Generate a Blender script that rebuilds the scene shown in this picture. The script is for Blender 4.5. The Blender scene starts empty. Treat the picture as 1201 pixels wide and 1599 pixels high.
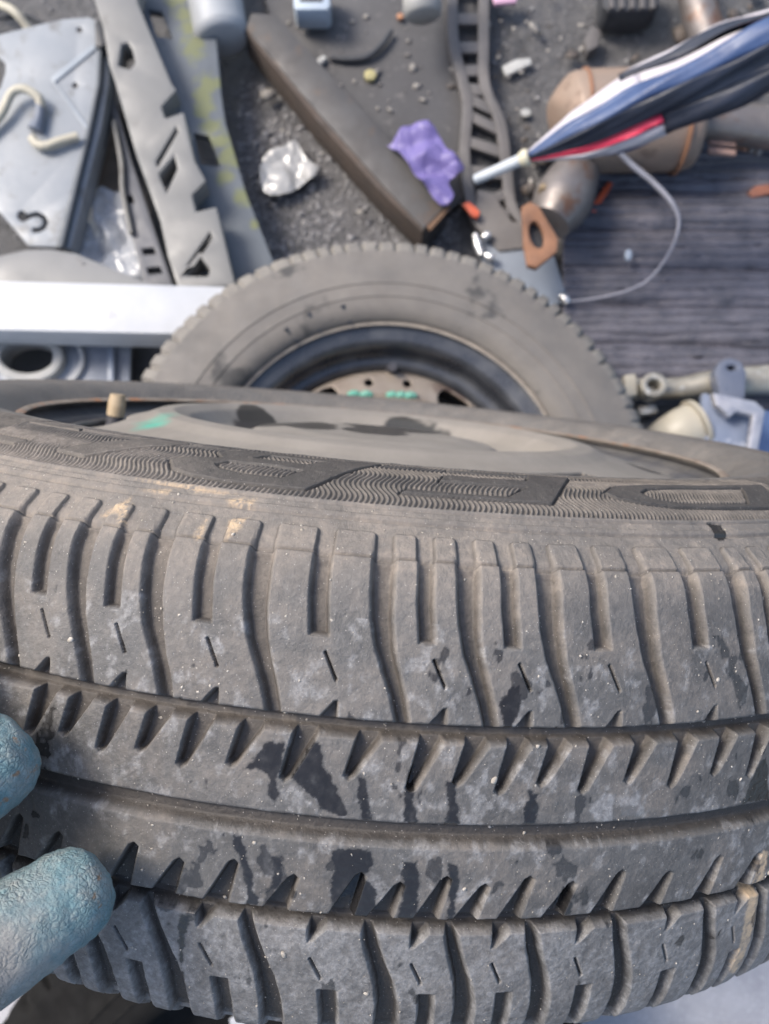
import bpy, bmesh, math, random
import numpy as np
from mathutils import Vector, Matrix
random.seed(7); rng = np.random.default_rng(7)
S = bpy.context.scene; COL = S.collection

# ------------------------------------------------------------------ camera, sky, sun, exposure
FPX, CX, CY, H = 1433.0, 600.5, 799.5, 1.03
PITCH = math.radians(11.0)                       # tilt away from straight down
cd = bpy.data.cameras.new('camera'); cam = bpy.data.objects.new('camera', cd); COL.objects.link(cam)
cam.location = (0, 0, H); cam.rotation_euler = (PITCH, 0, 0)
cd.sensor_fit = 'VERTICAL'; cd.sensor_height = 24.0; cd.sensor_width = 18.0
cd.lens = 24.0*FPX/1599.0; cd.clip_start = 0.01; cd.clip_end = 2000
cd.dof.use_dof = True; cd.dof.focus_distance = 0.285; cd.dof.aperture_fstop = 9.6
S.camera = cam
SUNV = Vector((-0.60, 0.27, 0.80)).normalized()
w = bpy.data.worlds.new('World'); S.world = w; w.use_nodes = True
nt = w.node_tree; nt.nodes.clear()
sk = nt.nodes.new('ShaderNodeTexSky'); sk.sky_type = 'NISHITA'; sk.sun_disc = False
sk.sun_elevation = math.asin(SUNV.z); sk.sun_rotation = math.atan2(SUNV.x, SUNV.y)
sk.air_density = 1.0; sk.dust_density = 3.0; sk.ozone_density = 1.0
bg = nt.nodes.new('ShaderNodeBackground'); bg.inputs[1].default_value = 0.15
wo = nt.nodes.new('ShaderNodeOutputWorld')
nt.links.new(sk.outputs[0], bg.inputs[0]); nt.links.new(bg.outputs[0], wo.inputs[0])
sl = bpy.data.lights.new('sun', 'SUN'); sl.energy = 2.0; sl.angle = math.radians(20); sl.color = (1.0, 0.93, 0.84)
so = bpy.data.objects.new('sun', sl); COL.objects.link(so)
so.rotation_euler = SUNV.to_track_quat('Z', 'Y').to_euler(); so.location = SUNV*5
S.view_settings.view_transform = 'Standard'; S.view_settings.look = 'None'
S.view_settings.exposure = 0.95; S.view_settings.gamma = 1.0; S.view_settings.use_curve_mapping = False

# ------------------------------------------------------------------ helpers
RC = np.array(Matrix.Rotation(PITCH, 3, 'X'))
def ray(px, py): return RC @ np.array([(px-CX)/FPX, -(py-CY)/FPX, -1.0])
def at(px, py, z=0.0):
    d = ray(px, py); t = (z-H)/d[2]; return Vector((d*t + np.array([0, 0, H])))
def ap(px, py, depth): return Vector(ray(px, py)*depth + np.array([0, 0, H]))
def ppm(px, py, z=0.0): return FPX/((H-z)/-ray(px, py)[2])      # pixels per metre there

def empty(name, loc, label=None, cat=None, group=None, mat=None):
    o = bpy.data.objects.new(name, None); COL.objects.link(o); o.empty_display_size = 0.05
    if mat is not None: o.matrix_world = mat
    else: o.location = loc
    tag(o, label, cat, group); return o
def tag(o, label=None, cat=None, group=None, kind=None):
    if label: o['label'] = label
    if cat: o['category'] = cat
    if group: o['group'] = group
    if kind: o['kind'] = kind
    return o
def link(name, me, mat=None, parent=None, local=False, smooth=True):
    o = bpy.data.objects.new(name, me); COL.objects.link(o)
    if mat is not None: me.materials.append(mat)
    if parent is not None:
        o.parent = parent
        if not local: o.matrix_parent_inverse = mworld(parent).inverted()
    if smooth and len(me.polygons): me.polygons.foreach_set('use_smooth', [True]*len(me.polygons))
    return o
def mworld(o):
    m = o.matrix_basis.copy() if o.parent is None else mworld(o.parent) @ o.matrix_parent_inverse @ o.matrix_basis
    return m
def from_bm(name, bm, mat=None, parent=None, local=False, smooth=False):
    bmesh.ops.recalc_face_normals(bm, faces=bm.faces)
    me = bpy.data.meshes.new(name); bm.to_mesh(me); bm.free()
    return link(name, me, mat, parent, local, smooth)
def np_mesh(name, V, F):
    V = np.asarray(V, np.float32); F = np.asarray(F, np.int32); k = F.shape[1]
    me = bpy.data.meshes.new(name); me.vertices.add(len(V)); me.vertices.foreach_set('co', V.ravel())
    me.loops.add(F.size); me.loops.foreach_set('vertex_index', F.ravel())
    me.polygons.add(len(F)); me.polygons.foreach_set('loop_start', np.arange(0, F.size, k, dtype=np.int32))
    me.update(calc_edges=True); return me
def smooth_by_angle(o, deg=40):
    me = o.data
    me.polygons.foreach_set('use_smooth', [True]*len(me.polygons))
    try: me.set_sharp_from_angle(angle=math.radians(deg))
    except Exception: pass
    return o
def prism(name, pts, z, th, mat, parent=None, holes=(), bev=0.002, top=None):
    """plate whose outline is given as pixel points on the plane z; th = thickness downwards"""
    bm = bmesh.new(); edges = []
    for loop in (pts,)+tuple(holes):
        vs = [bm.verts.new(at(p[0], p[1], p[2] if len(p) > 2 else z)) for p in loop]
        for i in range(len(vs)): edges.append(bm.edges.new((vs[i], vs[(i+1) % len(vs)])))
    if holes: bmesh.ops.triangle_fill(bm, use_beauty=True, edges=edges)
    else: bm.faces.new([e.verts[0] for e in edges])
    r = bmesh.ops.extrude_face_region(bm, geom=list(bm.faces))
    vs = [g for g in r['geom'] if isinstance(g, bmesh.types.BMVert)]
    bmesh.ops.translate(bm, verts=vs, vec=(0, 0, -th))
    bmesh.ops.recalc_face_normals(bm, faces=bm.faces)
    if bev:
        es = [e for e in bm.edges if len(e.link_faces) == 2 and e.calc_face_angle() > 0.6]
        bmesh.ops.bevel(bm, geom=es, offset=bev, segments=2, affect='EDGES', profile=0.6)
    return smooth_by_angle(from_bm(name, bm, mat, parent), 35)
def ell(cx, cy, rx, ry, n=20, a0=0):
    a0 = math.radians(a0); o = []
    for i in range(n):
        t = 2*math.pi*i/n; x, y = rx*math.cos(t), ry*math.sin(t)
        o.append((cx+x*math.cos(a0)-y*math.sin(a0), cy+x*math.sin(a0)+y*math.cos(a0)))
    return o
def crpath(P, n=8):
    P = [np.array(p, float) for p in P]; Q = [2*P[0]-P[1]]+P+[2*P[-1]-P[-2]]; o = []
    for i in range(1, len(Q)-2):
        for k in range(n):
            u = k/n
            o.append(.5*(2*Q[i]+(Q[i+1]-Q[i-1])*u+(2*Q[i-1]-5*Q[i]+4*Q[i+1]-Q[i+2])*u*u+(3*Q[i]-Q[i-1]-3*Q[i+1]+Q[i+2])*u**3))
    o.append(P[-1]); return o
def sweep(name, P, R, mat, parent=None, n=14, cap=True, smooth=True, local=False, sub=6):
    """round tube along smooth path through P (world points), radii R per point"""
    if np.isscalar(R): R = [R]*len(P)
    PP = crpath([list(p)+[r] for p, r in zip(P, R)], sub) if sub > 1 else [np.array(list(p)+[r]) for p, r in zip(P, R)]
    C = np.array([p[:3] for p in PP]); rr = np.array([p[3] for p in PP])
    T = np.gradient(C, axis=0); T /= np.linalg.norm(T, axis=1)[:, None]+1e-12
    u = np.cross(T[0], [0, 0, 1.0]);
    if np.linalg.norm(u) < 1e-3: u = np.cross(T[0], [0, 1.0, 0])
    u /= np.linalg.norm(u); bm = bmesh.new(); rings = []
    for i in range(len(C)):
        u = u-T[i]*(u@T[i]); u /= np.linalg.norm(u); v = np.cross(T[i], u)
        rings.append([bm.verts.new(C[i]+rr[i]*(math.cos(2*math.pi*k/n)*u+math.sin(2*math.pi*k/n)*v)) for k in range(n)])
    for a, b in zip(rings, rings[1:]):
        for k in range(n): bm.faces.new((a[k], a[(k+1) % n], b[(k+1) % n], b[k]))
    if cap: bm.faces.new(rings[0][::-1]); bm.faces.new(rings[-1])
    o = from_bm(name, bm, mat, parent, local)
    return smooth_by_angle(o, 50)
def revolve(name, prof, mat, parent=None, n=96, local=True, keep=None, close=False):
    """prof: (r, z) list, revolved about local z; keep(r, z, theta) filters faces"""
    V = []; F = []; m = len(prof)
    for i in range(n):
        t = 2*math.pi*i/n
        for r, z in prof: V.append((r*math.cos(t), r*math.sin(t), z))
    for i in range(n):
        for j in range(m-1):
            if keep:
                rm = (prof[j][0]+prof[j+1][0])/2; zm = (prof[j][1]+prof[j+1][1])/2
                if not keep(rm, zm, 2*math.pi*(i+.5)/n): continue
            a = i*m+j; b = ((i+1) % n)*m+j
            F.append((a, b, b+1, a+1))
    return link(name, np_mesh(name, V, F), mat, parent, local)
def finer(prof, step):
    o = []
    for (r0, z0), (r1, z1) in zip(prof, prof[1:]):
        k = max(1, int(math.hypot(r1-r0, z1-z0)/step))
        for i in range(k): o.append((r0+(r1-r0)*i/k, z0+(z1-z0)*i/k))
    return o+[prof[-1]]

# ------------------------------------------------------------------ materials
class G:
    def __init__(s, name):
        s.m = bpy.data.materials.new(name); s.m.use_nodes = True; s.t = s.m.node_tree
        s.b = s.t.nodes['Principled BSDF']; s.tc = s.t.nodes.new('ShaderNodeTexCoord')
    def n(s, typ, ins=None, **kw):
        nd = s.t.nodes.new(typ)
        for k, v in kw.items(): setattr(nd, k, v)
        for k, v in (ins or {}).items():
            if isinstance(v, bpy.types.NodeSocket): s.t.links.new(v, nd.inputs[k])
            else: nd.inputs[k].default_value = v
        return nd
    def noise(s, scale, detail=4, rough=.55, dist=0, vec=None):
        return s.n('ShaderNodeTexNoise', {'Vector': vec or s.tc.outputs['Object'], 'Scale': scale, 'Detail': detail, 'Roughness': rough, 'Distortion': dist}).outputs['Fac']
    def voro(s, scale, feature='F1', vec=None, out='Distance'):
        return s.n('ShaderNodeTexVoronoi', {'Vector': vec or s.tc.outputs['Object'], 'Scale': scale}, feature=feature).outputs[out]
    def ramp(s, fac, a, b, lo=0., hi=1.):
        return s.n('ShaderNodeMapRange', {'Value': fac, 'From Min': a, 'From Max': b, 'To Min': lo, 'To Max': hi}).outputs['Result']
    def mix(s, fac, a, b, mode='MIX'):
        nd = s.t.nodes.new('ShaderNodeMix'); nd.data_type = 'RGBA'; nd.blend_type = mode
        for i, v in ((0, fac), (6, a), (7, b)):
            if isinstance(v, bpy.types.NodeSocket): s.t.links.new(v, nd.inputs[i])
            elif i == 0: nd.inputs[i].default_value = v
            else: nd.inputs[i].default_value = (*v, 1) if len(v) == 3 else v
        return nd.outputs[2]
    def math(s, op, a, b=0.0):
        return s.n('ShaderNodeMath', {0: a, 1: b}, operation=op).outputs[0]
    def bump(s, h, strength=.5, dist=.001, normal=None):
        d = {'Height': h, 'Strength': strength, 'Distance': dist}
        if normal is not None: d['Normal'] = normal
        return s.n('ShaderNodeBump', d).outputs[0]
    def set(s, **kw):
        names = dict(color='Base Color', rough='Roughness', metal='Metallic', normal='Normal', spec='Specular IOR Level', coat='Coat Weight', trans='Transmission Weight', sheen='Sheen Weight')
        for k, v in kw.items():
            i = s.b.inputs[names[k]]
            if isinstance(v, bpy.types.NodeSocket): s.t.links.new(v, i)
            else: i.default_value = (*v, 1) if isinstance(v, tuple) else v
        return s.m
MATS = {}
def pm(name, c1, c2=None, scale=30, rough=.6, metal=0., bump=.3, bd=.0008, c3=None, s3=140, t3=(.6, .7), spec=.5, rvar=.15):
    """two-tone weathered material with optional third-colour specks"""
    if name in MATS: return MATS[name]
    g = G(name); c2 = c2 or tuple(x*.75 for x in c1)
    f = g.ramp(g.noise(scale, 6, .62), .32, .68)
    col = g.mix(f, c1, c2)
    if c3: col = g.mix(g.ramp(g.noise(s3, 5, .6), *t3), col, c3)
    fine = g.noise(scale*9, 4, .6)
    col = g.mix(.5, col, g.mix(fine, tuple(x*.7 for x in c1), tuple(min(1, x*1.3) for x in c1)), 'MIX') if False else col
    rg = g.ramp(g.noise(scale*2.3, 5), .3, .7, max(.05, rough-rvar), min(1, rough+rvar))
    MATS[name] = g.set(color=col, rough=rg, metal=metal, spec=spec, normal=g.bump(fine, bump, bd))
    return MATS[name]

# ------------------------------------------------------------------ ground
def mat_ground():
    g = G('asphalt_dirt')
    big = g.ramp(g.noise(6, 5, .6), .35, .7); mid = g.ramp(g.noise(60, 6, .65), .35, .7); fine = g.noise(420, 3, .6)
    c = g.mix(big, (.060, .059, .061), (.115, .110, .108)); c = g.mix(mid, c, (.14, .138, .14))
    c = g.mix(g.ramp(g.voro(330), .12, .06), c, (.30, .28, .27))
    h = g.math('ADD', g.math('MULTIPLY', mid, 1.5), fine)
    return g.set(color=c, rough=g.ramp(mid, 0, 1, .45, .85), normal=g.bump(h, .8, .004))
gm = bmesh.new(); bmesh.ops.create_grid(gm, x_segments=8, y_segments=8, size=300)
tag(from_bm('ground', gm, mat_ground()), 'dark gritty asphalt ground of the scrap yard', 'ground', kind='structure')
m_pale = pm('pale_concrete', (.40, .40, .42), (.31, .31, .33), 40, .75, bump=.6, bd=.002, c3=(.48, .48, .50), s3=260, t3=(.55, .68))
pv = prism('pavement', [(-900, 1380), (2200, 1150), (2600, 2300), (-1200, 2300)], .012, .012, m_pale, bev=0)
tag(pv, 'pale blue-grey concrete pavement below the worn tyre', 'pavement', kind='structure')

# ------------------------------------------------------------------ the worn tyre in the foreground
TM = Matrix.Translation(ap(CX, CY, 0)) @ Matrix.Rotation(PITCH, 4, 'X') @ Matrix((
    (0.00172576, 0.99589515, 0.09049786, -0.01324875), (-0.17172207, -0.08885855, 0.98112980, -0.04186029),
    (0.98514392, -0.01723368, 0.17086383, -0.54977939), (0, 0, 0, 1)))
PROF = [(-.0875, .190), (-.0985, .21), (-.100, .233), (-.095, .25), (-.087, .2625), (-.0765, .2767), (-.065, .2822), (-.05, .2858),
        (-.0317, .2884), (-.015, .2897), (0, .2901), (.015, .2897), (.0317, .2884), (.05, .2858), (.065, .2822), (.0765, .2767),
        (.087, .2625), (.095, .25), (.1, .233), (.0985, .21), (.0875, .190)]
PC = np.array(crpath([list(p) for p in PROF], 40))
PS = np.concatenate([[0], np.cumsum(np.linalg.norm(np.diff(PC, axis=0), axis=1))]); PS -= PS[len(PS)//2]; PS *= 1000   # mm
MMD = 0.29*math.pi/180*1000                                                      # mm of arc per degree

def vnoise(x, y, seed=0, oct=4, gain=.5):
    out = np.zeros_like(x, dtype=np.float32); amp = 1.; tot = 0.
    for o in range(oct):
        r = np.random.default_rng(seed*31+o); T = r.random((256, 256)).astype(np.float32)
        xi = np.floor(x).astype(np.int64); yi = np.floor(y).astype(np.int64); fx = (x-xi).astype(np.float32); fy = (y-yi).astype(np.float32)
        fx = fx*fx*(3-2*fx); fy = fy*fy*(3-2*fy); xi &= 255; yi &= 255; xj = (xi+1) & 255; yj = (yi+1) & 255
        out += amp*((T[xi, yi]*(1-fx)+T[xj, yi]*fx)*(1-fy)+(T[xi, yj]*(1-fx)+T[xj, yj]*fx)*fy)
        tot += amp; amp *= gain; x = x*2.03+17.3; y = y*2.03+9.1
    return out/tot
def sstep(a, b, x):
    t = np.clip((x-a)/(b-a), 0, 1); return t*t*(3-2*t)
def psdf(X, Y, poly):
    """signed distance (negative inside) to a polygon, mm"""
    P = np.asarray(poly, float); d = np.full(X.shape, 1e9); sg = np.ones(X.shape)
    for i in range(len(P)):
        a = P[i]; b = P[i-1]; e = b-a; wx = X-a[0]; wy = Y-a[1]
        t = np.clip((wx*e[0]+wy*e[1])/(e@e+1e-12), 0, 1); d = np.minimum(d, (wx-e[0]*t)**2+(wy-e[1]*t)**2)
        c1 = Y >= a[1]; c2 = Y < b[1]; c3 = e[0]*wy > e[1]*wx
        sg = np.where((c1 & c2 & c3) | (~c1 & ~c2 & ~c3), -sg, sg)
    return sg*np.sqrt(d)

# pitch sequence of the tread, degrees round the tyre (short, middle and long blocks)
VIS = [-20.8, -15.6, -10.65, -4.3, 3.05, 8.15, 13.15, 19.5, 27.05]
LOWV = [-21.2, -16.2, -11.25, -5.15, 2.15, 7.1, 12.15, 18.1, 25.2]
seq = [5.05, 6.35, 7.4, 5.05, 5.05, 6.35, 5.05, 7.4, 6.35]
up = list(VIS); lo = list(LOWV); k = 0
while up[-1]+seq[k % 9] < 360+VIS[0]-3.5:
    up.append(up[-1]+seq[k % 9]); lo.append(lo[-1]+seq[k % 9]); k += 1
sc = (360+VIS[0]-VIS[-1])/(up[-1]+6.2-VIS[-1])
UP = np.array(VIS+[VIS[-1]+(u-VIS[-1])*sc for u in up[9:]]); LO = np.array(LOWV+[LOWV[-1]+(u-LOWV[-1])*sc*(360+LOWV[0]-LOWV[-1])/(360+VIS[0]-VIS[-1]) for u in lo[9:]])
NB = len(UP)
def nxt(A, i): return A[i+1] if i+1 < len(A) else A[0]+360
R1T = [-18.4, -15.98, -13.5, -10.98, -8.43, -5.5, -2.38, 1.22, 4.78, 7.45, 9.95, 12.45, 15.08, 18.08, 21.18, 24.4]     # rib notches, upper rib, at its edge
R2T = [-19.9, -17.05, -12.05, -9.2, -5.95, -2.4, 1.45, 3.75, 6.45, 8.8, 11.5, 14.3, 17.55, 21.1, 25.05, 28.75]          # lower rib, at the tips
a = R1T[-1]; 
while a < 335: a += 3.05; R1T.append(a)
a = R2T[-1]
while a < 333: a += 3.05; R2T.append(a)
WET = {
'W1':[(-1.85,26.5),(-3.00,14.5),(-2.05,11.0),(-1.25,6.5),(0.25,4.0),(0.30,5.5),(-0.20,10.0),(-0.65,15.5),(-1.25,19.0),(-1.50,25.0)],
'W2':[(-4.45,25.0),(-3.55,24.5),(-3.60,18.0),(-4.00,14.0),(-3.65,9.5),(-3.85,6.0),(-4.20,9.0),(-4.15,14.0),(-4.85,16.0),(-6.15,14.5),(-5.10,20.0)],
'W3':[(0.75,16.5),(1.20,15.5),(1.70,4.0),(1.00,4.0)],
'W4':[(-0.50,-7.0),(0.60,-5.0),(1.90,-6.0),(2.05,-10.0),(1.65,-14.0),(2.40,-18.0),(2.55,-27.5),(1.70,-28.5),(0.95,-28.5),(1.05,-23.0),(-0.00,-25.5),(-0.30,-19.5),(-0.20,-13.0)],
'W5':[(-6.25,-5.0),(-5.50,-5.0),(-5.25,-11.0),(-4.80,-17.0),(-4.75,-22.0),(-4.35,-24.0),(-3.25,-20.0),(-2.95,-16.5),(-3.20,-10.5),(-3.75,-10.5),(-3.65,-15.0),(-3.65,-19.0),(-4.50,-27.5),(-5.20,-28.0),(-5.15,-22.5),(-5.35,-16.0),(-5.80,-11.0)],
'W6':[(3.50,20.0),(4.00,19.5),(4.00,11.5),(4.35,4.0),(3.50,3.5),(3.45,12.5)],
'W7':[(5.75,17.0),(6.30,17.0),(6.60,8.5),(6.85,4.0),(6.00,4.0),(6.10,8.0)],
'W8':[(10.65,14.5),(11.35,13.5),(11.35,9.5),(11.35,4.0),(10.50,4.0),(10.55,9.5)],
'W9':[(3.65,-8.0),(4.60,-8.0),(4.90,-17.5),(4.95,-28.5),(3.80,-29.0),(3.95,-18.0)],
'W10':[(6.45,-9.0),(6.95,-9.0),(7.15,-17.5),(7.25,-28.5),(6.75,-28.5),(6.60,-17.5)],
'W11':[(13.70,-17.0),(14.40,-19.5),(14.55,-27.5),(13.95,-28.5),(13.65,-22.5)],
'W12':[(26.95,15.5),(27.85,19.5),(28.60,3.5),(26.20,4.0)],
'W13':[(-9.20,-34.5),(-8.35,-34.0),(-8.80,-44.0),(-8.95,-51.5),(-8.90,-59.5),(-9.10,-60.0),(-9.15,-44.5)],
'W14':[(8.45,41.0),(9.15,45.5),(9.70,46.5),(9.70,41.0),(9.35,32.5),(8.80,32.5)],
'W16':[(26.45,102.5),(27.75,101.5),(27.45,95.0),(26.15,94.0)]}
GLOSS = {'W15':[(16.70,10.5),(17.95,14.0),(18.40,5.5),(16.85,5.0)], 'W14':WET['W14'], 'P1':[(14.65,8.0),(15.55,14.0),(16.25,10.5),(16.20,4.5),(15.15,3.5)]}
PALE_SKY = {'P1':[(14.65,8.0),(15.55,14.0),(16.25,10.5),(16.20,4.5),(15.15,3.5)]}  # white sky reflection on wet rubber, painted as pale colour
CHALK = {
'P2':[(-15.85,82.0),(-16.40,90.0),(-15.85,91.5),(-15.35,82.5)],
'P3':[(-10.65,80.5),(-10.30,90.0),(-10.00,82.0),(-10.25,79.5)],
'P4':[(-8.60,80.5),(-8.95,90.0),(-7.75,92.0),(-7.90,86.0)],
'P5':[(-16.95,103.0),(-12.55,103.5),(-8.65,101.5),(-12.30,100.5)],
'P6':[(-16.25,98.0),(-13.95,100.5),(-13.75,97.0)],
'P7':[(-9.85,99.0),(-7.75,101.0),(-7.65,96.0),(-9.25,96.5)],
'P8':[(-17.65,84.5),(-16.25,95.0),(-15.95,86.0)]}
CLAY = {'T1':[(29.05,-14.5),(29.65,-16.0),(29.95,-34.0),(30.65,-52.5),(31.10,-71.0),(30.15,-69.0),(29.55,-51.0),(28.70,-32.5)]}
# raised sidewall letters (they read from outside the tyre, so upside down here): outline, counters
def arcpts(cx, cy, rx, ry, a0, a1, n=8):
    return [(cx+rx*math.cos(math.radians(a0+(a1-a0)*i/n)), cy+ry*math.sin(math.radians(a0+(a1-a0)*i/n))) for i in range(n+1)]
LET = [
 ([(18.9,119), (19.6,115.5), (21.6,112.6), (24.5,110.6), (37,109.5), (41,128.5), (25,128.5), (20.5,125)], [[(22.6,120), (23.2,116), (25.5,113.4), (33.5,112.8), (36,124.5), (27,124.8), (23.8,123.5)]]),   # D
 ([(2.1,110.6), (13.6,110.3), (17.8,136), (6.6,136), (6.1,133), (13.4,132.8), (12.7,126.2), (5.8,126.3), (5.2,120.4), (12.2,120), (10.3,113), (2.7,113.5)], []),                                           # E
 ([(-14.9,110.8), (-13.2,108.3), (-10.5,107.2), (-4.6,107.4), (-3.7,111.5), (.9,136), (-10,136), (-12,132.5), (-12.9,127), (-12,122.5), (-14.2,120.5), (-15.8,116.5)],
  [[(-12,117), (-11.4,114.6), (-9.6,113.3), (-6.6,113), (-5.3,119), (-8,120.6), (-11.2,120)], [(-9.5,125.5), (-5.2,125), (-3.9,131), (-8.6,131)]]),                                                          # B
 ([(-25.6,111.5), (-22.5,110.4), (-17.2,129), (-16.2,136), (-20.2,136), (-21.6,127.5)], []),                                                                                                                 # I
 ([(-30,110.5), (-38.5,110), (-41.5,115), (-41,130), (-37.5,136), (-28,136), (-27.4,131.5), (-34.5,131), (-36.5,127), (-37,118), (-35.5,115), (-29.2,115)], []),                                             # C
 ([(-57,136), (-53,110), (-47.5,110), (-43.5,136), (-47,136), (-48,129.5), (-52.5,129.5), (-53.5,136)], [[(-51.8,125.5), (-48.8,125.5), (-50.2,115.5)]]),                                                    # A
]
GC = np.array([(28, .1), (32, 0), (40, -.42), (47, -.92), (53, -1.35), (62, -1.72), (70, -1.84), (90, -1.86)])        # centre line of a shoulder groove, (s, deg)
def gcen(s): return np.interp(s, GC[:, 0], GC[:, 1])
DEP = 5.6
def tread(TH, SS):
    """depth below the mould surface (mm), dirt and stain masks; TH deg, SS mm grids"""
    D = np.zeros(TH.shape, np.float32); X = TH*MMD
    th1 = TH[:, 0]; s1 = SS[0]
    def win(t0, t1, sa, sb):
        i0, i1 = np.searchsorted(th1, (t0, t1)); j0, j1 = np.searchsorted(s1, (sa, sb)); return slice(i0, i1), slice(j0, j1)
    def cut(sl, sd, dep, ramp=1.5, edge=.35):
        v = dep*sstep(-edge, ramp, -sd)
        D[sl] = np.maximum(D[sl], v)
    wob = (vnoise(X/5, SS/5, 3, 3)-.5)*.7
    # three grooves round the tyre
    for c, hw, dep in ((30.6, 2.6, DEP), (-.2, 3.9, 4.4), (-30.3, 2.5, DEP)):
        v = dep*sstep(-.5, 1.7 if c > 1 or c < -1 else 2.6, hw-np.abs(SS+wob*.6-c)); D = np.maximum(D, v)
    for A, sg in ((UP, 1), (LO, -1)):
        for i in range(NB):
            for off in (-360, 0, 360):
                t0 = A[i]+off; wd = (nxt(A, i)-A[i]) if sg > 0 else (A[i]-(A[i-1] if i else A[-1]-360))
                if t0+12 < th1[0] or t0-12 > th1[-1]: continue
                # work in a frame where s grows towards the shoulder and the pattern is the upper one
                sl = win(t0-13, t0+13, *((27, 97) if sg > 0 else (-97, -27)))
                x = (TH[sl]-t0)*sg; s = SS[sl]*sg
                if x.size == 0: continue
                hw = np.interp(s, (30, 45, 60, 78), (1.9, 2.3, 3.0, 3.5))*(.85+.03*wd)
                fade = 1-.86*sstep(77.5, 84, s)-.14*sstep(86, 93, s)
                dd = np.abs(x-gcen(s))*MMD*.93+wob[sl]*.5
                v = DEP*.74*sstep(-.45, 1.3, hw-dd)*fade*sstep(27, 31, s); D[sl] = np.maximum(D[sl], v)
                xs = x-(wd*.5 if sg > 0 else wd*.5)                                        # slot halfway to the next groove
                ce = np.interp(s, (56, 68, 80), (-1.55, -1.82, -1.85)); hs = 2.75*(.6+.065*wd)
                sd = np.maximum(np.abs(xs-ce)*MMD-hs, 56.2-s)
                v = DEP*.64*sstep(-.4, 1.2, -sd)*fade; D[sl] = np.maximum(D[sl], v)
                xe = (xs+1.55)*MMD
                sd = psdf(xe, s, [(1.9, 51.8), (2.35, 52), (6.3, 44.1), (5.9, 43.8)]); D[sl] = np.maximum(D[sl], 3.0*sstep(-.22, .3, -sd))
                sd = psdf(xe, s, [(5.9, 37.9), (7.0, 38.2), (7.6, 30), (-.4, 30)] if True else []); D[sl] = np.maximum(D[sl], 4.0*sstep(-.3, .9, -sd))
    for A, sg in ((R1T, 1), (R2T, -1)):
        for q, tc in enumerate(A):
            for off in (-360, 0, 360):
                t0 = tc+off
                if t0+5 < th1[0] or t0-5 > th1[-1]: continue
                if sg < 0: t0 = t0-1.05
                sl = win(t0-4, t0+4, *((9, 32) if sg > 0 else (-32, -9)))
                x = (TH[sl]-t0)*sg*MMD; s = SS[sl]*sg
                if x.size == 0: continue
                tip = 13.2 if (q % 2 == (0 if sg > 0 else 0)) else 15.6
                sd = psdf(x, s, [(-3.5, 30.5), (3.9, 30.5), (3.2, 27.4), (-3.6, tip+.9), (-5.2, tip-.2), (-6.6, tip+1.0), (-4.0, 27.4)])
                D[sl] = np.maximum(D[sl], 4.6*sstep(-.3, .85, -sd)*sstep(tip-7, tip+3, s))
    DB = D.copy(); PE = np.zeros(TH.shape, np.float32)
    # shoulder: the block tops stop at a small step, shallow pads carry on towards the sidewall
    for sg in (1, -1):
        s = SS*sg; j = s1*sg > 74
        D += 1.3*sstep(80.2, 80.9, s)*(1-sstep(96, 97.5, s)*.15)
    for A, sg in ((UP, 1), (LO, -1)):
        for i in range(NB):
            for off in (-360, 0, 360):
                t0 = A[i]+off; wd = (nxt(A, i)-A[i]) if sg > 0 else (A[i]-(A[i-1] if i else A[-1]-360))
                if t0+12 < th1[0] or t0-12 > th1[-1]: continue
                sl = win(t0-13, t0+13, *((78, 98) if sg > 0 else (-98, -78)))
                x = (TH[sl]-t0)*sg; s = SS[sl]*sg
                if x.size == 0: continue
                for c in (wd*.25-1.85, wd*.75-1.85):
                    hw = wd*.25*MMD-2.7; xx = np.abs(x-c)*MMD; r = 1.6
                    qx = np.maximum(xx-hw+r, 0); qy = np.maximum(s-91+r, 0); sd = np.hypot(qx, qy)-r
                    D[sl] -= 1.0*sstep(-.1, .45, -sd)*sstep(80.9, 81.6, s); PE[sl] = np.maximum(PE[sl], np.maximum(np.exp(-((sd-.1)/.45)**2)*(s > 80.2), np.exp(-((s-80.7)/.4)**2)*(sd < .3)))
    wear = (vnoise(X/9, SS/9, 5, 4)-.5)*.35+(vnoise(X/1.6, SS/1.6, 6, 3)-.5)*.20
    # sidewall
    s = SS
    for sg in (1, -1):
        s = SS*sg
        D += .8*np.exp(-((s-96.2)/.5)**2)+.5*sstep(98.8, 99.3, s)-.2*sstep(102, 102.5, s)+.5*np.exp(-((s-102.2)/.35)**2)
    s = SS
    band = sstep(103.6, 104.3, s)*(1-sstep(141, 142, s))
    ph = X/1.95+.95*np.sin(2*math.pi*(s-2)/15.5)+.2*np.sin(X/19)
    ridge = .8*(1-np.abs(np.sin(math.pi*ph)))**.8
    lm = np.zeros(TH.shape, np.float32); ol = np.zeros(TH.shape, np.float32)
    for out, cnt in LET:
        tt = [p[0] for p in out]; sl = win(min(tt)-2, max(tt)+2, 104, 141)
        if TH[sl].size == 0: continue
        sd = psdf(X[sl], SS[sl], [(p[0]*MMD, p[1]) for p in out])
        for c in cnt: sd = np.maximum(sd, -psdf(X[sl], SS[sl], [(p[0]*MMD, p[1]) for p in c]))
        lm[sl] = np.maximum(lm[sl], sstep(-.1, .3, -sd)); ol[sl] = np.maximum(ol[sl], np.exp(-((sd-.25)/.42)**2))
    D += band*((1-lm)*ridge*(1-ol)+ol*1.3-lm*.10)
    # masks
    crest = 1-np.clip(ridge/.75, 0, 1)
    n1 = vnoise(X/14, SS/14, 11, 5, .55); n2 = vnoise(X/3, SS/3, 12, 4, .6); n3 = vnoise(X/.9, SS/.9, 13, 3, .6)
    flo = sstep(1.2, 4.2, DB)
    side = sstep(58, 84, SS)
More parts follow.
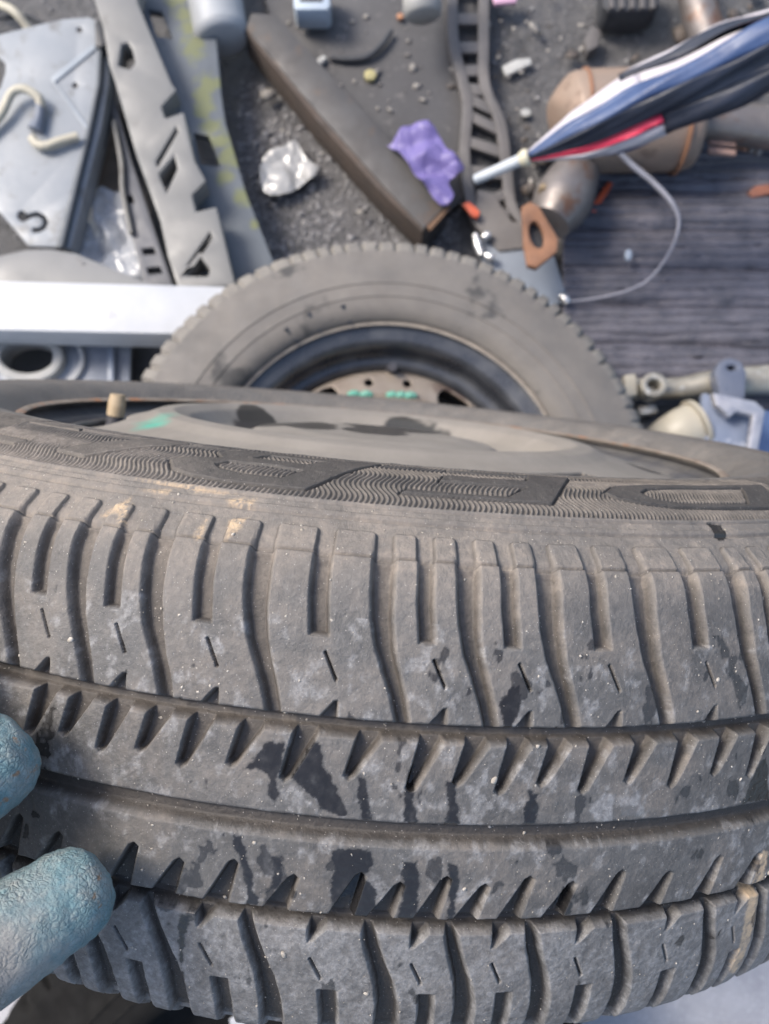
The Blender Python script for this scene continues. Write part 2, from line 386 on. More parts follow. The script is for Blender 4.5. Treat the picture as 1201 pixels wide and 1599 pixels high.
    dust = (.10+.30*sstep(.40, .68, n1)*(.4+1.2*n2))*(1-flo)+.50*side*(.5+.7*n2)+.22*flo*(.4+1.2*n2)*sstep(-40, 45, SS)+.06*flo
    dust = dust*np.where(SS > 103.8, (.22+.62*crest)*(1-lm)+.20*lm, 1.)*(1-.95*ol*band)  # dust on crests; shade of valleys and outlines put into the tone
    edge = sstep(.03, .5, D-wear)*(1-sstep(.8, 2.2, D))*(np.abs(SS) < 79)
    dust = dust+.30*band*(1-sstep(-17, -11, TH))*(.4+n2)
    dust = dust*(1-.6*PE)
    dust = dust+.34*edge*n2*np.interp(SS, (-30, 40), (.5, 1))
    dust = dust*np.interp(SS, (-80, -34, -28, 40), (.55, .7, .85, 1))
    wet = np.zeros(TH.shape, np.float32); pale = np.zeros_like(wet); clay = np.zeros_like(wet); glo = np.zeros_like(wet)
    rag = (n2-.5)*2.6+(n3-.5)*1.3
    for dst, src, sharp in ((wet, WET, .5), (glo, GLOSS, .5), (pale, PALE_SKY, .6), (clay, CHALK, 1.0), (clay, CLAY, .8)):
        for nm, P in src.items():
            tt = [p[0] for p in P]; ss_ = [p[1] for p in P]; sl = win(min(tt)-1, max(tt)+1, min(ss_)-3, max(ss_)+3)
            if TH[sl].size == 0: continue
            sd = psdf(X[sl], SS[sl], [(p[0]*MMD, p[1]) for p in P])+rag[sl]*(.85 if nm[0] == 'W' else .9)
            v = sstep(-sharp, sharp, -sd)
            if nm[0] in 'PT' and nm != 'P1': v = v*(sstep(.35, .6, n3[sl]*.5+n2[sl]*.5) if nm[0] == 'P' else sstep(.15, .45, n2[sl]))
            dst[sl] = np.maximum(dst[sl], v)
    # random damp smears and scuffs on the ribs
    wet = wet*np.clip(.80+.45*n2, 0, 1)
    wet = np.maximum(wet, .75*sstep(.735, .765, vnoise(X/7+40, SS/11, 21, 4, .5))*(np.abs(SS) < 60)*(1-flo))
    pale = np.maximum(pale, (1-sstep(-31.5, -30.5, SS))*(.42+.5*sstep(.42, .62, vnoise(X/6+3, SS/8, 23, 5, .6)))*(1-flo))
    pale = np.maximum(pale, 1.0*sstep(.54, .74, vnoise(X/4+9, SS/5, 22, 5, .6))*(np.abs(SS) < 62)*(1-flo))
    flo_ = np.maximum(np.maximum(sstep(.8, 3.0, DB), .8*band), .85*PE)  # groove floors, letter band and pad outlines made darker
    return D+wear, np.clip(dust, 0, 1), wet, pale, clay, glo, flo_
def mat_rubber(name='worn_rubber'):
    g = G(name)
    A = g.n('ShaderNodeAttribute', attribute_name='mask'); sp = g.n('ShaderNodeSeparateColor', {0: A.outputs['Color']})
    B_ = g.n('ShaderNodeAttribute', attribute_name='mask_b'); sb = g.n('ShaderNodeSeparateColor', {0: B_.outputs['Color']})
    dust, wet, pale = sp.outputs; clay, glo, flo = sb.outputs
    n = g.noise(1100, 5, .7); n2 = g.noise(170, 6, .7); n3 = g.noise(3000, 2, .5); n4 = g.noise(420, 6, .72)
    st_ = g.n('ShaderNodeMapping', {'Vector': g.tc.outputs['Object'], 'Rotation': (.3, .9, .2), 'Scale': (260., 2600., 700.)})
    scr = g.ramp(g.noise(1.0, 3, .55, 0, st_.outputs[0]), .63, .72)                 # fine scratches
    base = g.mix(g.ramp(n2, .28, .72), (.070, .0695, .068), (.108, .107, .104))
    big = g.noise(34, 4, .6)
    base = g.mix(g.ramp(big, .38, .66), base, g.mix(g.ramp(n2, .28, .72), (.050, .049, .048), (.082, .080, .077)))
    base = g.mix(g.ramp(n4, .50, .78, 0., .6), base, (.165, .164, .162))
    base = g.mix(g.ramp(n4, .38, .24, 0., .6), base, (.036, .036, .036))
    base = g.mix(flo, base, g.mix(n2, (.020, .0185, .018), (.046, .041, .037)))     # darker tone in grooves, letter band and pad outlines
    dm = g.math('MULTIPLY', dust, g.ramp(n4, .30, .70, .6, 1.2))
    c = g.mix(dm, base, (.245, .212, .180))
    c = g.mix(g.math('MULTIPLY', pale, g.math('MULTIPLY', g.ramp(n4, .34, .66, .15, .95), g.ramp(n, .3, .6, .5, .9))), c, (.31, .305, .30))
    c = g.mix(g.math('MULTIPLY', scr, g.math('SUBTRACT', .45, g.math('MULTIPLY', flo, .45))), c, (.24, .235, .235))
    c = g.mix(g.math('MULTIPLY', clay, g.ramp(n4, .3, .55, .2, 1)), c, (.48, .36, .235))
    # scattered pale grit in the rubber
    c = g.mix(g.ramp(g.voro(620), .12, .06), c, (.32, .30, .28))
    c = g.mix(g.math('MULTIPLY', wet, .96), c, (.013, .012, .012))
    r = g.ramp(n2, .3, .7, .34, .58)
    r = g.n('ShaderNodeMix', {0: dm, 2: r, 3: .9}).outputs[0]
    r = g.n('ShaderNodeMix', {0: wet, 2: r, 3: .16}).outputs[0]
    r = g.n('ShaderNodeMix', {0: glo, 2: r, 3: .05}).outputs[0]
    h = g.math('ADD', g.math('MULTIPLY', n, .7), g.math('MULTIPLY', n4, 1.4))
    h = g.math('ADD', h, g.math('SUBTRACT', g.math('MULTIPLY', n3, .25), g.math('MULTIPLY', scr, .3)))
    st = g.n('ShaderNodeMix', {0: g.math('MAXIMUM', glo, g.math('MULTIPLY', wet, .8)), 2: .5, 3: .06}).outputs[0]
    nrm = g.n('ShaderNodeBump', {'Height': h, 'Strength': st, 'Distance': .0008}).outputs[0]
    return g.set(color=c, rough=r, normal=nrm, spec=.45)
M_RUB = mat_rubber()
tyre = empty('tyre', None, 'worn dusty black tyre with raised sidewall letters, held up in the foreground', 'tyre', mat=TM)

def build_tyre(parent):
    fine_th = np.arange(-34, 42.01, .075); fs = np.concatenate([np.arange(-176, -98, 3.), np.arange(-98, -78, 1.), np.arange(-78, 108, .42), np.arange(108, 138, .5), np.arange(138, 174.6, 2.)])
    coarse_th = np.concatenate([np.arange(42.0, 326.0, .6), [326.0]]); cs = np.concatenate([fs[fs <= -78][::2], fs[(fs > -78) & (fs < 138)][::2], fs[fs >= 138]])
    parts = {}
    for TH1, S1, tagp in ((fine_th, fs, 0), (coarse_th, cs, 1)):
        TH, SS = np.meshgrid(TH1, S1, indexing='ij')
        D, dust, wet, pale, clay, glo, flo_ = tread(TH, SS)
        z = np.interp(S1, PS, PC[:, 0]); r = np.interp(S1, PS, PC[:, 1])
        tz = np.gradient(z, S1); tr = np.gradient(r, S1); L = np.hypot(tz, tr); tz, tr = tz/L, tr/L
        ker = np.ones(5)/5; nz = -tr; nr = tz
        rr = r[None]-D*.001*nr[None]; zz = z[None]-D*.001*nz[None]; t = np.radians(TH)
        P = np.stack([rr*np.cos(t), rr*np.sin(t), zz], 2)
        N = np.cross(np.gradient(P, axis=0), np.gradient(P, axis=1)); N /= np.linalg.norm(N, axis=2)[:, :, None]+1e-12
        nt_, ns = TH.shape; idx = np.arange(nt_*ns).reshape(nt_, ns)
        F = np.stack([idx[:-1, :-1], idx[1:, :-1], idx[1:, 1:], idx[:-1, 1:]], 2).reshape(-1, 4)
        tf = (TH[:-1, :-1]+TH[1:, 1:]).ravel()/2; sf = (SS[:-1, :-1]+SS[1:, 1:]).ravel()/2
        # which piece of the tyre each face belongs to: 0 sidewall out, 1 sidewall in, 2/3 ribs, then blocks
        pid = np.full(len(F), 0); pid[sf < -80.6] = 1; pid[(sf > -.2) & (sf <= 30.6)] = 2; pid[(sf <= -.2) & (sf > -30.3)] = 3
        mu = (sf > 30.6) & (sf <= 80.6); ml = (sf <= -30.3) & (sf >= -80.6)
        tu = tf-gcen(np.abs(sf)); bu = np.searchsorted(UP, np.mod(tu-UP[0], 360)+UP[0], side='right')-1
        tl = tf+gcen(np.abs(sf)); bl = np.searchsorted(LO, np.mod(tl-LO[0], 360)+LO[0], side='right')-1
        pid[mu] = 100+bu[mu]; pid[ml] = 300+bl[ml]
        P = P.reshape(-1, 3); N = N.reshape(-1, 3)
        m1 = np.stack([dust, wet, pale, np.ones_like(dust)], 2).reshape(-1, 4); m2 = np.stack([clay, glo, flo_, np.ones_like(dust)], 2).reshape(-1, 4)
        for p in np.unique(pid):
            f = F[pid == p]; u, inv = np.unique(f, return_inverse=True)
            parts.setdefault(int(p), []).append((P[u], N[u], inv.reshape(f.shape), m1[u], m2[u]))
    for p in sorted(parts):
        V = []; NN = []; FF = []; A1 = []; A2 = []; o = 0
        for v, n, f, a1, a2 in parts[p]: V.append(v); NN.append(n); FF.append(f+o); A1.append(a1); A2.append(a2); o += len(v)
        V = np.vstack(V); NN = np.vstack(NN); FF = np.vstack(FF)
        nm = 'sidewall' if p < 2 else 'tread_rib' if p < 4 else 'tread_block'
        me = np_mesh(nm, V, FF)
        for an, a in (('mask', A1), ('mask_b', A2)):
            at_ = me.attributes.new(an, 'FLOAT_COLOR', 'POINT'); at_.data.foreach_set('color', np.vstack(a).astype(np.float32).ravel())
        me.polygons.foreach_set('use_smooth', [True]*len(me.polygons))
        me.normals_split_custom_set_from_vertices(NN.tolist())
        o = link(nm, me, M_RUB, parent, True, smooth=False)
        if p == 0: o['label'] = 'sidewall with raised letters on a wavy ribbed band'
        if p == 1: o['label'] = 'hidden lower sidewall'
build_tyre(tyre)

# steel wheel inside the foreground tyre
TMI = TM.inverted()
def on_tyre_plane(px, py, z):
    o_ = TMI @ Vector((0, 0, H)); d_ = TMI.to_3x3() @ Vector(ray(px, py)); t_ = (z-o_.z)/d_.z; return o_+d_*t_
def spots(g, pts, ragged=.5, scale=60, edge=(1.06, .94)):
    """mask of ragged patches around given local points (x, y, z, radius)"""
    nz = g.n('ShaderNodeTexNoise', {'Vector': g.tc.outputs['Object'], 'Scale': scale, 'Detail': 4.}).outputs['Fac']; acc = None
    for x, y, z, r in pts:
        d = g.n('ShaderNodeVectorMath', {0: g.tc.outputs['Object'], 1: (x, y, z)}, operation='DISTANCE').outputs['Value']
        v = g.ramp(g.math('ADD', g.math('DIVIDE', d, r), g.math('MULTIPLY', g.math('SUBTRACT', nz, .5), ragged*4)), *edge)
        acc = v if acc is None else g.math('MAXIMUM', acc, v)
    return acc
g = G('dusty_taupe_steel'); nA = g.noise(26, 6, .62); nB = g.noise(240, 4, .6)
st = spots(g, [(*on_tyre_plane(*p[:2], .0905), p[2]) for p in ((408, 645, .017), (432, 651, .026), (462, 659, .025), (484, 665, .016), (588, 673, .020), (612, 667, .032), (640, 662, .025), (1010, 716, .012))], .22, 45)
tl_ = spots(g, [(*on_tyre_plane(x_, y_, .0865), r_) for x_, y_, r_ in ((238, 674, .008), (248, 671, .009), (262, 668, .007))], .3, 90, (1.5, .4))
m_steel = g.set(color=g.mix(g.math('MULTIPLY', tl_, .8), g.mix(st, g.mix(g.ramp(nA, .35, .68), (.245, .222, .195), (.195, .177, .155)), (.045, .042, .038)), (.07, .34, .25)),
                rough=g.n('ShaderNodeMix', {0: st, 2: g.ramp(nA, .3, .7, .6, .85), 3: .3}).outputs[0], spec=.3, normal=g.bump(nB, .3, .0006))
m_barrel = pm('dark_rim_barrel', (.05, .052, .06), (.11, .105, .10), 30, .5)
m_rustl = pm('rusty_bead_edge', (.16, .12, .09), (.26, .22, .18), 60, .8, c3=(.30, .14, .07), s3=50, t3=(.55, .66))
m_valve = pm('valve_rubber', (.05, .05, .06), None, 80, .55); m_cap = pm('valve_cap_tan', (.42, .33, .22), (.3, .22, .13), 120, .6)
m_teal = pm('teal_paint', (.07, .33, .24), (.14, .32, .25), 60, .6)
def wheel(parent, prof_rim, prof_disc, vents, m_rim, m_disc, m_flange=None):
    rim = revolve('rim', finer(prof_rim[2:], .004), m_rim, parent, 160)
    revolve('rim_flange', prof_rim[:3], m_flange or m_rim, parent, 160)
    def keep(r, z, t):
        for (ta, dt, ra, rb) in vents:
            d = (t-math.radians(ta)+math.pi) % (2*math.pi)-math.pi
            rc = (ra+rb)/2; hr = (rb-ra)/2; hl = math.radians(dt)*rc
            x = max(abs(d*rc)-(hl-hr), 0)
            if (x/hr)**2+((r-rc)/hr)**2 < 1: return False
        return True
    disc = revolve('disc', finer(prof_disc, .0016), m_disc, parent, 720, keep=keep)
    sm = disc.modifiers.new('thickness', 'SOLIDIFY'); sm.thickness = .003; sm.offset = -1
    return rim, disc
wheel(tyre, [(.1905, .0885), (.1935, .0900), (.1960, .0885), (.1955, .084), (.189, .081), (.182, .080), (.179, .072), (.172, .062), (.170, .035), (.158, .02), (.155, -.02), (.166, -.06), (.180, -.08), (.192, -.088)][::1],
      [(.1765, .0785), (.172, .0805), (.164, .0825), (.154, .0845), (.143, .0872), (.132, .0902), (.124, .0938), (.115, .0948), (.106, .0915), (.098, .0845), (.090, .0800), (.080, .0815), (.068, .0875), (.05, .0900), (.001, .0905)],
      [(-104, 34, .140, .171), (16, 34, .140, .171)], m_barrel, m_steel, m_rustl)
# valve
va = math.radians(-99); vx, vy = .163*math.cos(va), .163*math.sin(va)
vs = sweep('valve_stem', [(vx, vy, .045), (vx*.99, vy*.99, .072), (vx*.985, vy*.985, .083)], [.0062, .0056, .0050], m_valve, tyre, 14, local=True)
sweep('valve_cap', [(vx*.985, vy*.985, .0835), (vx*.98, vy*.98, .0905), (vx*.978, vy*.978, .0965)], [.0052, .0054, .0044], m_cap, vs, 14, local=True)

# ------------------------------------------------------------------ grit sitting on the tread
def ico():
    bm = bmesh.new(); bmesh.ops.create_icosphere(bm, subdivisions=1, radius=1); V = np.array([v.co for v in bm.verts]); F = np.array([[v.index for v in f.verts] for f in bm.faces]); bm.free(); return V, F
IV, IF = ico()
def grains(name, P, R, N, mat, parent, label, flat=.55, local=True):
    n = len(P); V = np.repeat(IV[None], n, 0)*(rng.uniform(.6, 1.3, (n, 1, 3)))*(1+.25*rng.standard_normal((n, len(IV), 1)))
    ang = rng.uniform(0, 6.28, n); c, s_ = np.cos(ang), np.sin(ang)
    x = V[:, :, 0]*c[:, None]-V[:, :, 1]*s_[:, None]; y = V[:, :, 0]*s_[:, None]+V[:, :, 1]*c[:, None]; zz = V[:, :, 2]*flat
    N = N/np.linalg.norm(N, axis=1)[:, None]; U = np.cross(N, [.3, .2, .9]); U /= np.linalg.norm(U, axis=1)[:, None]; W_ = np.cross(N, U)
    Q = P[:, None]+R[:, None, None]*(x[:, :, None]*U[:, None]+y[:, :, None]*W_[:, None]+zz[:, :, None]*N[:, None])
    F = (IF[None]+(np.arange(n)*len(IV))[:, None, None]).reshape(-1, 3)
    o = link(name, np_mesh(name, Q.reshape(-1, 3), F), mat, parent, local); tag(o, label, kind='stuff'); return o
m_grit = pm('pale_grit', (.50, .46, .40), (.24, .21, .17), 300, .8, bump=.2)
n = 5200
tt = rng.uniform(-28, 34, n); sv = rng.uniform(-72, 102, n)
kp = vnoise(tt*.9+50, sv*.13+50, 41, 3, .6)**5 > rng.uniform(0, .16, n); tt = tt[kp]; sv = sv[kp]; n = len(tt)
TH_, SS_ = np.meshgrid(np.arange(-30, 36, .15), np.arange(-76, 106, .7), indexing='ij'); Dg = tread(TH_, SS_)[0]
dep = Dg[np.clip(((tt+30)/.15).round().astype(int), 0, Dg.shape[0]-1), np.clip(((sv+76)/.7).round().astype(int), 0, Dg.shape[1]-1)]
zc = np.interp(sv, PS, PC[:, 0]); rc = np.interp(sv, PS, PC[:, 1]); e = .5
tz = np.interp(sv+e, PS, PC[:, 0])-np.interp(sv-e, PS, PC[:, 0]); tr = np.interp(sv+e, PS, PC[:, 1])-np.interp(sv-e, PS, PC[:, 1]); L = np.hypot(tz, tr); tz /= L; tr /= L
rr = rc-dep*.001*tz; zz = zc+dep*.001*tr; tr_ = np.radians(tt)
PG = np.stack([rr*np.cos(tr_), rr*np.sin(tr_), zz], 1); NG = np.stack([tz*np.cos(tr_), tz*np.sin(tr_), -tr], 1)
grains('grit', PG, rng.lognormal(-8.75, .6, n), NG, m_grit, tyre, 'pale grit stuck to the tread')

# ------------------------------------------------------------------ the wheel lying behind it
def axes(n_, ref=(0, 1, 0)):
    n_ = Vector(n_).normalized(); x = Vector(ref).cross(n_).normalized(); y = n_.cross(x); return x, y, n_
C2 = ap(CX, CY, 0)+Vector(RC @ np.array([.005, .013, -.875])); x2, y2, n2_ = axes(RC @ np.array([.077, .169, .983]))
W2M = Matrix.Translation(C2) @ Matrix((x2, y2, n2_)).transposed().to_4x4()
m_rub2 = pm('grey_dusty_rubber', (.165, .150, .134), (.120, .112, .104), 22, .8, bump=.5, bd=.0008, c3=(.06, .058, .056), s3=16, t3=(.60, .66))
m_rub2t = pm('dusty_tread_rubber', (.21, .195, .172), (.14, .13, .118), 40, .85, bump=.5)
def lug_tyre(parent, R=.272, rb=.176, wd=.150, z0=.010, lugs=98, m_side=None, m_tread=None, nth=1008):
    """winter tyre, upper bulge at z0 above the flange plane; shoulders cut into lugs"""
    h = wd/2; zc = z0-h
    pr = [(rb+.001, zc+h-.006), (rb+.004, zc+h-.0015), (rb+.012, zc+h+.002), (rb+.022, zc+h+.0028), (rb+.0225, zc+h+.0036), (rb+.0240, zc+h+.0036), (rb+.0245, zc+h+.0030), (rb+.036, zc+h+.0022), (rb+.0365, zc+h+.0030), (rb+.0378, zc+h+.0029), (rb+.0385, zc+h+.0018), (rb+.05, zc+h-.001), (R-.03, zc+h-.006), (R-.02, zc+h-.0085), (R-.014, zc+h-.011), (R-.0075, zc+h-.017),
          (R-.004, zc+h-.023), (R-.002, zc+h-.034), (R-.001, zc+h-.045), (R, zc+.02), (R, zc)]
    pr = pr+[(r, 2*zc-z) for r, z in pr[-2::-1]]
    pr = finer(pr, .0045); m = len(pr); V = np.zeros((nth, m, 3)); pr = np.array(pr)
    t = np.arange(nth)*2*math.pi/nth; jit = .18*np.sin(t*7)+.12*np.sin(t*13+1)
    ph = (t*lugs/(2*math.pi)+jit) % 1; gap = np.clip((np.abs(ph-.5)-.33)/.05, 0, 1); ll = np.random.default_rng(5).uniform(.25, 1.25, lugs+2)[((t*lugs/(2*math.pi)+jit) % lugs).astype(int)]; gap = gap*ll; half = 0*t
    dz = np.abs(pr[:, 1]-zc); sh = np.clip((pr[:, 0]-(R-.021))/.004, 0, 1)*np.clip((dz-h*.38)/.005, 0, 1)
    cen = (pr[:, 0] > R-.012)*1.0
    dep = (gap[:, None]*.0038+half[:, None]*.003)*sh[None]+cen[None]*.006*((np.abs(dz-h*.36) < .004)[None])
    nr = np.gradient(pr[:, 1]); nz = -np.gradient(pr[:, 0]); L = np.hypot(nr, nz)+1e-9; nr, nz = -nr/L, -nz/L
    sgn = np.sign(nr[m//2]); nr *= sgn; nz *= sgn
    r = pr[None, :, 0]-dep*nr[None]; z = pr[None, :, 1]-dep*nz[None]
    V = np.stack([r*np.cos(t)[:, None], r*np.sin(t)[:, None], z], 2).reshape(-1, 3)
    i, j = np.meshgrid(np.arange(nth), np.arange(m-1), indexing='ij'); a_ = i*m+j; b_ = ((i+1) % nth)*m+j
    F = np.stack([a_, b_, b_+1, a_+1], 2); rim_ = (pr[:-1, 0] > R-.0225)
    for nm, sel, mt in (('tread', rim_, m_tread), ('sidewall', ~rim_, m_side)):
        f = F[:, sel].reshape(-1, 4); u, inv = np.unique(f, return_inverse=True)
        o = link(nm, np_mesh(nm, V[u], inv.reshape(f.shape)), mt, parent, True); smooth_by_angle(o, 38)
wheel2 = empty('wheel', None, 'grey tyre on a black steel rim lying flat behind the foreground tyre', 'wheel', mat=W2M)
lug_tyre(wheel2, m_side=m_rub2, m_tread=m_rub2t)
g = G('black_rim_paint'); nz_ = g.noise(40, 4)
m_blk = g.set(color=g.mix(g.ramp(nz_, .45, .7), (.030, .033, .040), (.058, .062, .070)), rough=g.ramp(nz_, .3, .7, .22, .40), spec=.9, normal=g.bump(g.noise(300, 3), .15, .0004))
m_disc2 = pm('dusty_brown_disc', (.21, .17, .135), (.28, .245, .205), 24, .5, .25, .3, c3=(.10, .065, .05), s3=22, t3=(.54, .66))
m_bead2 = pm('pale_bead_dust', (.30, .265, .225), (.18, .16, .14), 60, .8)
wheel(wheel2, [(.1735, .0012), (.1765, .0022), (.1785, 0), (.1765, -.004), (.171, -.0055), (.1585, -.0085), (.1560, -.014), (.1545, -.030), (.1515, -.0325), (.1425, -.0345), (.1395, -.040), (.137, -.075), (.150, -.11), (.170, -.14)],
      [(.1390, -.040), (.1365, -.031), (.132, -.0255), (.122, -.022), (.110, -.019), (.103, -.013), (.098, -.005), (.092, -.0015), (.084, -.003), (.07, -.010), (.055, -.015), (.034, -.015), (.031, -.025)],
      [(90+o_, 8.5, .1115, .1335) for o_ in (-33, 33, 99, 165, 231)]+[(90+o_, 2.2, .119, .1275) for o_ in (-9, 9)], m_blk, m_disc2, m_bead2)
sweep('valve_stem', [(.004, .140, -.040), (.004, .137, -.022), (.004, .135, -.012)], [.0055, .0052, .0042], m_valve, wheel2, 12, local=True)
for dx in (-.034, -.022, .004, .013, .022):                      # teal paint marks on the disc
    sweep('paint_mark', [(dx-.006, .1055, -.0160), (dx, .1075, -.0168), (dx+.006, .1070, -.0168)], [.0028, .0042, .0026], m_teal, wheel2, 8, local=True)
for k_, (aa, ln) in enumerate(((103, .016), (113, .018), (121, .014))):
    a_ = math.radians(aa); sweep('weight_clip', [(.178*math.cos(a_), .178*math.sin(a_), .004), ((.178+ln)*math.cos(a_+.02), (.178+ln)*math.sin(a_+.02), .0125)], .0024, m_blk, wheel2, 8, local=True)

# a third tyre under the front edge, only its dark top shows
T3M = Matrix.Translation(at(450, 1905, .20)) @ Matrix.Rotation(math.radians(3), 4, 'Y')
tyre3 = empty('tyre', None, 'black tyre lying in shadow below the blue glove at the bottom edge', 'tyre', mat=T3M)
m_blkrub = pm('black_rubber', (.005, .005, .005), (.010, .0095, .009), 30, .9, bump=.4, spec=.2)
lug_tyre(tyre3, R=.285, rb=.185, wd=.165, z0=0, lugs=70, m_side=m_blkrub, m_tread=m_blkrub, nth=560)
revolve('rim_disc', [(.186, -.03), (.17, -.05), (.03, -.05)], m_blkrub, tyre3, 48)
sc_ = prism('paper_scrap', [(358, 1592), (376, 1580), (388, 1612), (364, 1620)], .212, .002, pm('white_paper', (.40, .41, .43), (.32, .33, .35), 60, .8), bev=0)
tag(sc_, 'small white paper scrap below the tread at the bottom edge', 'paper')

# ------------------------------------------------------------------ scrap on the ground: upper left
m_wht = pm('worn_white_paint', (.45, .46, .475), (.39, .40, .415), 24, .5, bump=.3, c3=(.36, .36, .37), s3=45, t3=(.66, .74))
m_plate = pm('pale_grey_plate', (.27, .285, .30), (.215, .235, .255), 14, .45, bump=.25, c3=(.13, .125, .115), s3=36, t3=(.56, .78))
m_dark = pm('black_plastic', (.028, .030, .034), (.05, .052, .058), 40, .5)
m_beige = pm('beige_grey_plastic', (.185, .183, .175), (.155, .154, .148), 16, .5, bump=.25, c3=(.10, .096, .088), s3=34, t3=(.60, .80))
g = G('blue_grey_plastic'); nA = g.noise(18, 5); nB = g.noise(200, 4)
ms = spots(g, [(*at(x, y, .062), r) for x, y, r in ((276, 0, .012), (284, 18, .012), (294, 45, .011), (298, 72, .013), (304, 84, .010), (326, 130, .013), (320, 150, .010), (319, 172, .012), (330, 200, .012), (340, 222, .013), (356, 240, .013), (366, 250, .009), (352, 275, .009), (380, 305, .010), (398, 350, .007))], .75, 75, (1.35, .55))
m_bgrey = g.set(color=g.mix(g.math('MULTIPLY', ms, .72), g.mix(g.ramp(nA, .35, .7), (.115, .13, .145), (.085, .097, .11)), (.165, .175, .055)), rough=.55, normal=g.bump(nB, .4, .001))
m_cream = pm('cream_hose', (.44, .41, .32), (.36, .33, .26), 50, .5)
m_hole = m_dark

br = empty('bracket', at(80, 210), 'pale grey pressed metal bracket plate with hook shaped slot at the left edge', 'bracket')
hook = [(26+0, 336), (30, 329), (37, 329), (41, 334), (46, 333), (58, 330), (70, 336), (75, 346), (71, 357), (62, 362), (52, 363), (49, 359), (52, 355), (61, 355), (67, 350), (67, 343), (60, 338), (50, 339), (42, 343), (36, 346), (29, 343)]
prism('plate', [(-90, 80), (0, 53), (60, 38), (100, 29), (140, 26), (154, 34), (158, 60), (152, 130), (134, 215), (112, 300), (94, 386), (44, 384), (0, 332), (-90, 270)], .075, .004, m_plate, br,
      holes=[hook, ell(124, 46, 4.5, 4.5, 10), ell(117, 133, 4.5, 4.5, 10), [(-30, 90), (-4, 88), (8, 98), (8, 112), (0, 138), (-30, 150)]])
prism('flange', [(160, 50), (171, 62), (170, 130), (158, 200), (132, 300), (110, 388), (98, 387), (117, 300), (138, 215), (156, 130)], .066, .03, m_plate, br)
prism('dark_edge', [(146, 31), (158, 32), (166, 46), (166, 66), (158, 74), (148, 70)], .084, .02, m_dark, br, bev=.004)  # dark corner piece of the flange edge
prism('groove_strip', [(152, 72), (159, 74), (156, 130), (139, 213), (121, 286), (97, 386), (86, 386), (109, 300), (131, 215), (149, 130)], .0775, .008, pm('groove_grey', (.10, .115, .13), None, 30, .5), br)  # dark strip laid in for the groove between plate and flange
prism('crease', [(79, 122), (146, 68), (150, 76), (86, 128), (138, 196), (134, 202)], .0772, .003, pm('plate_crease', (.24, .27, .30), (.30, .33, .36), 30, .5), br, bev=.0008)
hz = empty('hose', at(60, 190, .09), 'cream coloured thin hose looped over the pale bracket plate', 'hose')
sweep('tube', [at(-30, 215, .083), at(2, 178, .086), at(18, 146, .09), at(38, 139, .091), at(60, 152, .088), at(64, 168, .084)], .0052, m_cream, hz, 10)
sweep('tube', [at(50, 215, .082), at(58, 225, .083), at(72, 228, .084), at(95, 220, .084), at(122, 213, .083)], .0052, m_cream, hz, 10)
sweep('clip', [at(63, 160, .085), at(61, 185, .083), at(55, 203, .081)], [.005, .006, .009], pm('clip_grey', (.16, .18, .22), None, 40, .5), hz, 10)
pw = sweep('cable', [at(-60, -20, .02), at(-5, 5, .035), at(22, 18, .04), at(45, 45, .03), at(60, 75, .02)], .0055, m_cream, None, 10)
tag(pw, 'cream cable end curving in from the top left corner', 'cable')
pw = sweep('cable', [at(-60, 22, .02), at(0, 27, .025), at(40, 26, .02), at(70, 40, .015)], .003, m_dark, None, 8)
tag(pw, 'thin black cable beside the cream cable in the top left corner', 'cable')

rail = empty('bumper_rail', at(260, 220), 'long beige grey slotted plastic rail running down beside the bracket plate', 'rail')
prism('beam', [(128, -60), (222, -60), (214, 0), (243, 70), (268, 130), (276, 140), (252, 166), (258, 184), (287, 174), (304, 250), (322, 282), (300, 304), (306, 330), (338, 322), (352, 380), (368, 446), (278, 450), (262, 400), (250, 345), (212, 240), (180, 130), (170, 100), (160, 40)], .105, .03, m_beige, rail,
      holes=[[(190, 68), (200, 66), (206, 76), (211, 98), (203, 108), (184, 102)], [(272, 244), (277, 262), (260, 300), (248, 272)], [(275, 198), (278, 204), (246, 260), (243, 252)], [(312, 400), (328, 420), (324, 431), (288, 430)], [(328, 362), (331, 368), (300, 412), (292, 414)]], bev=.003)
prism('back_web', [(200, -60), (330, -60), (338, 60), (346, 150), (352, 190), (384, 300), (440, 440), (300, 450), (262, 300)], .062, .012, m_bgrey, rail,
      holes=[[(231, 14), (252, 18), (269, 60), (244, 56)], [(302, 207), (326, 212), (343, 260), (312, 256)]])
lb = empty('slotted_strip', at(215, 340), 'dark grey slotted strip under the beige rail', 'strip')
prism('strip', [(168, 150), (178, 150), (205, 250), (222, 300), (250, 385), (272, 450), (226, 450), (206, 372), (192, 300), (188, 250)], .045, .012, pm('mid_grey_plastic', (.12, .125, .14), (.09, .095, .11), 30, .5), lb,
      holes=[[(196, 306), (206, 304), (210, 316), (199, 318)], [(221, 388), (240, 386), (244, 396), (224, 398)], [(229, 418), (250, 416), (254, 426), (232, 428)]])
sweep('pale_edge', [at(178, 190, .05), at(190, 255, .05), at(192, 300, .05), at(205, 365, .05)], .0035, m_beige, lb, 8)

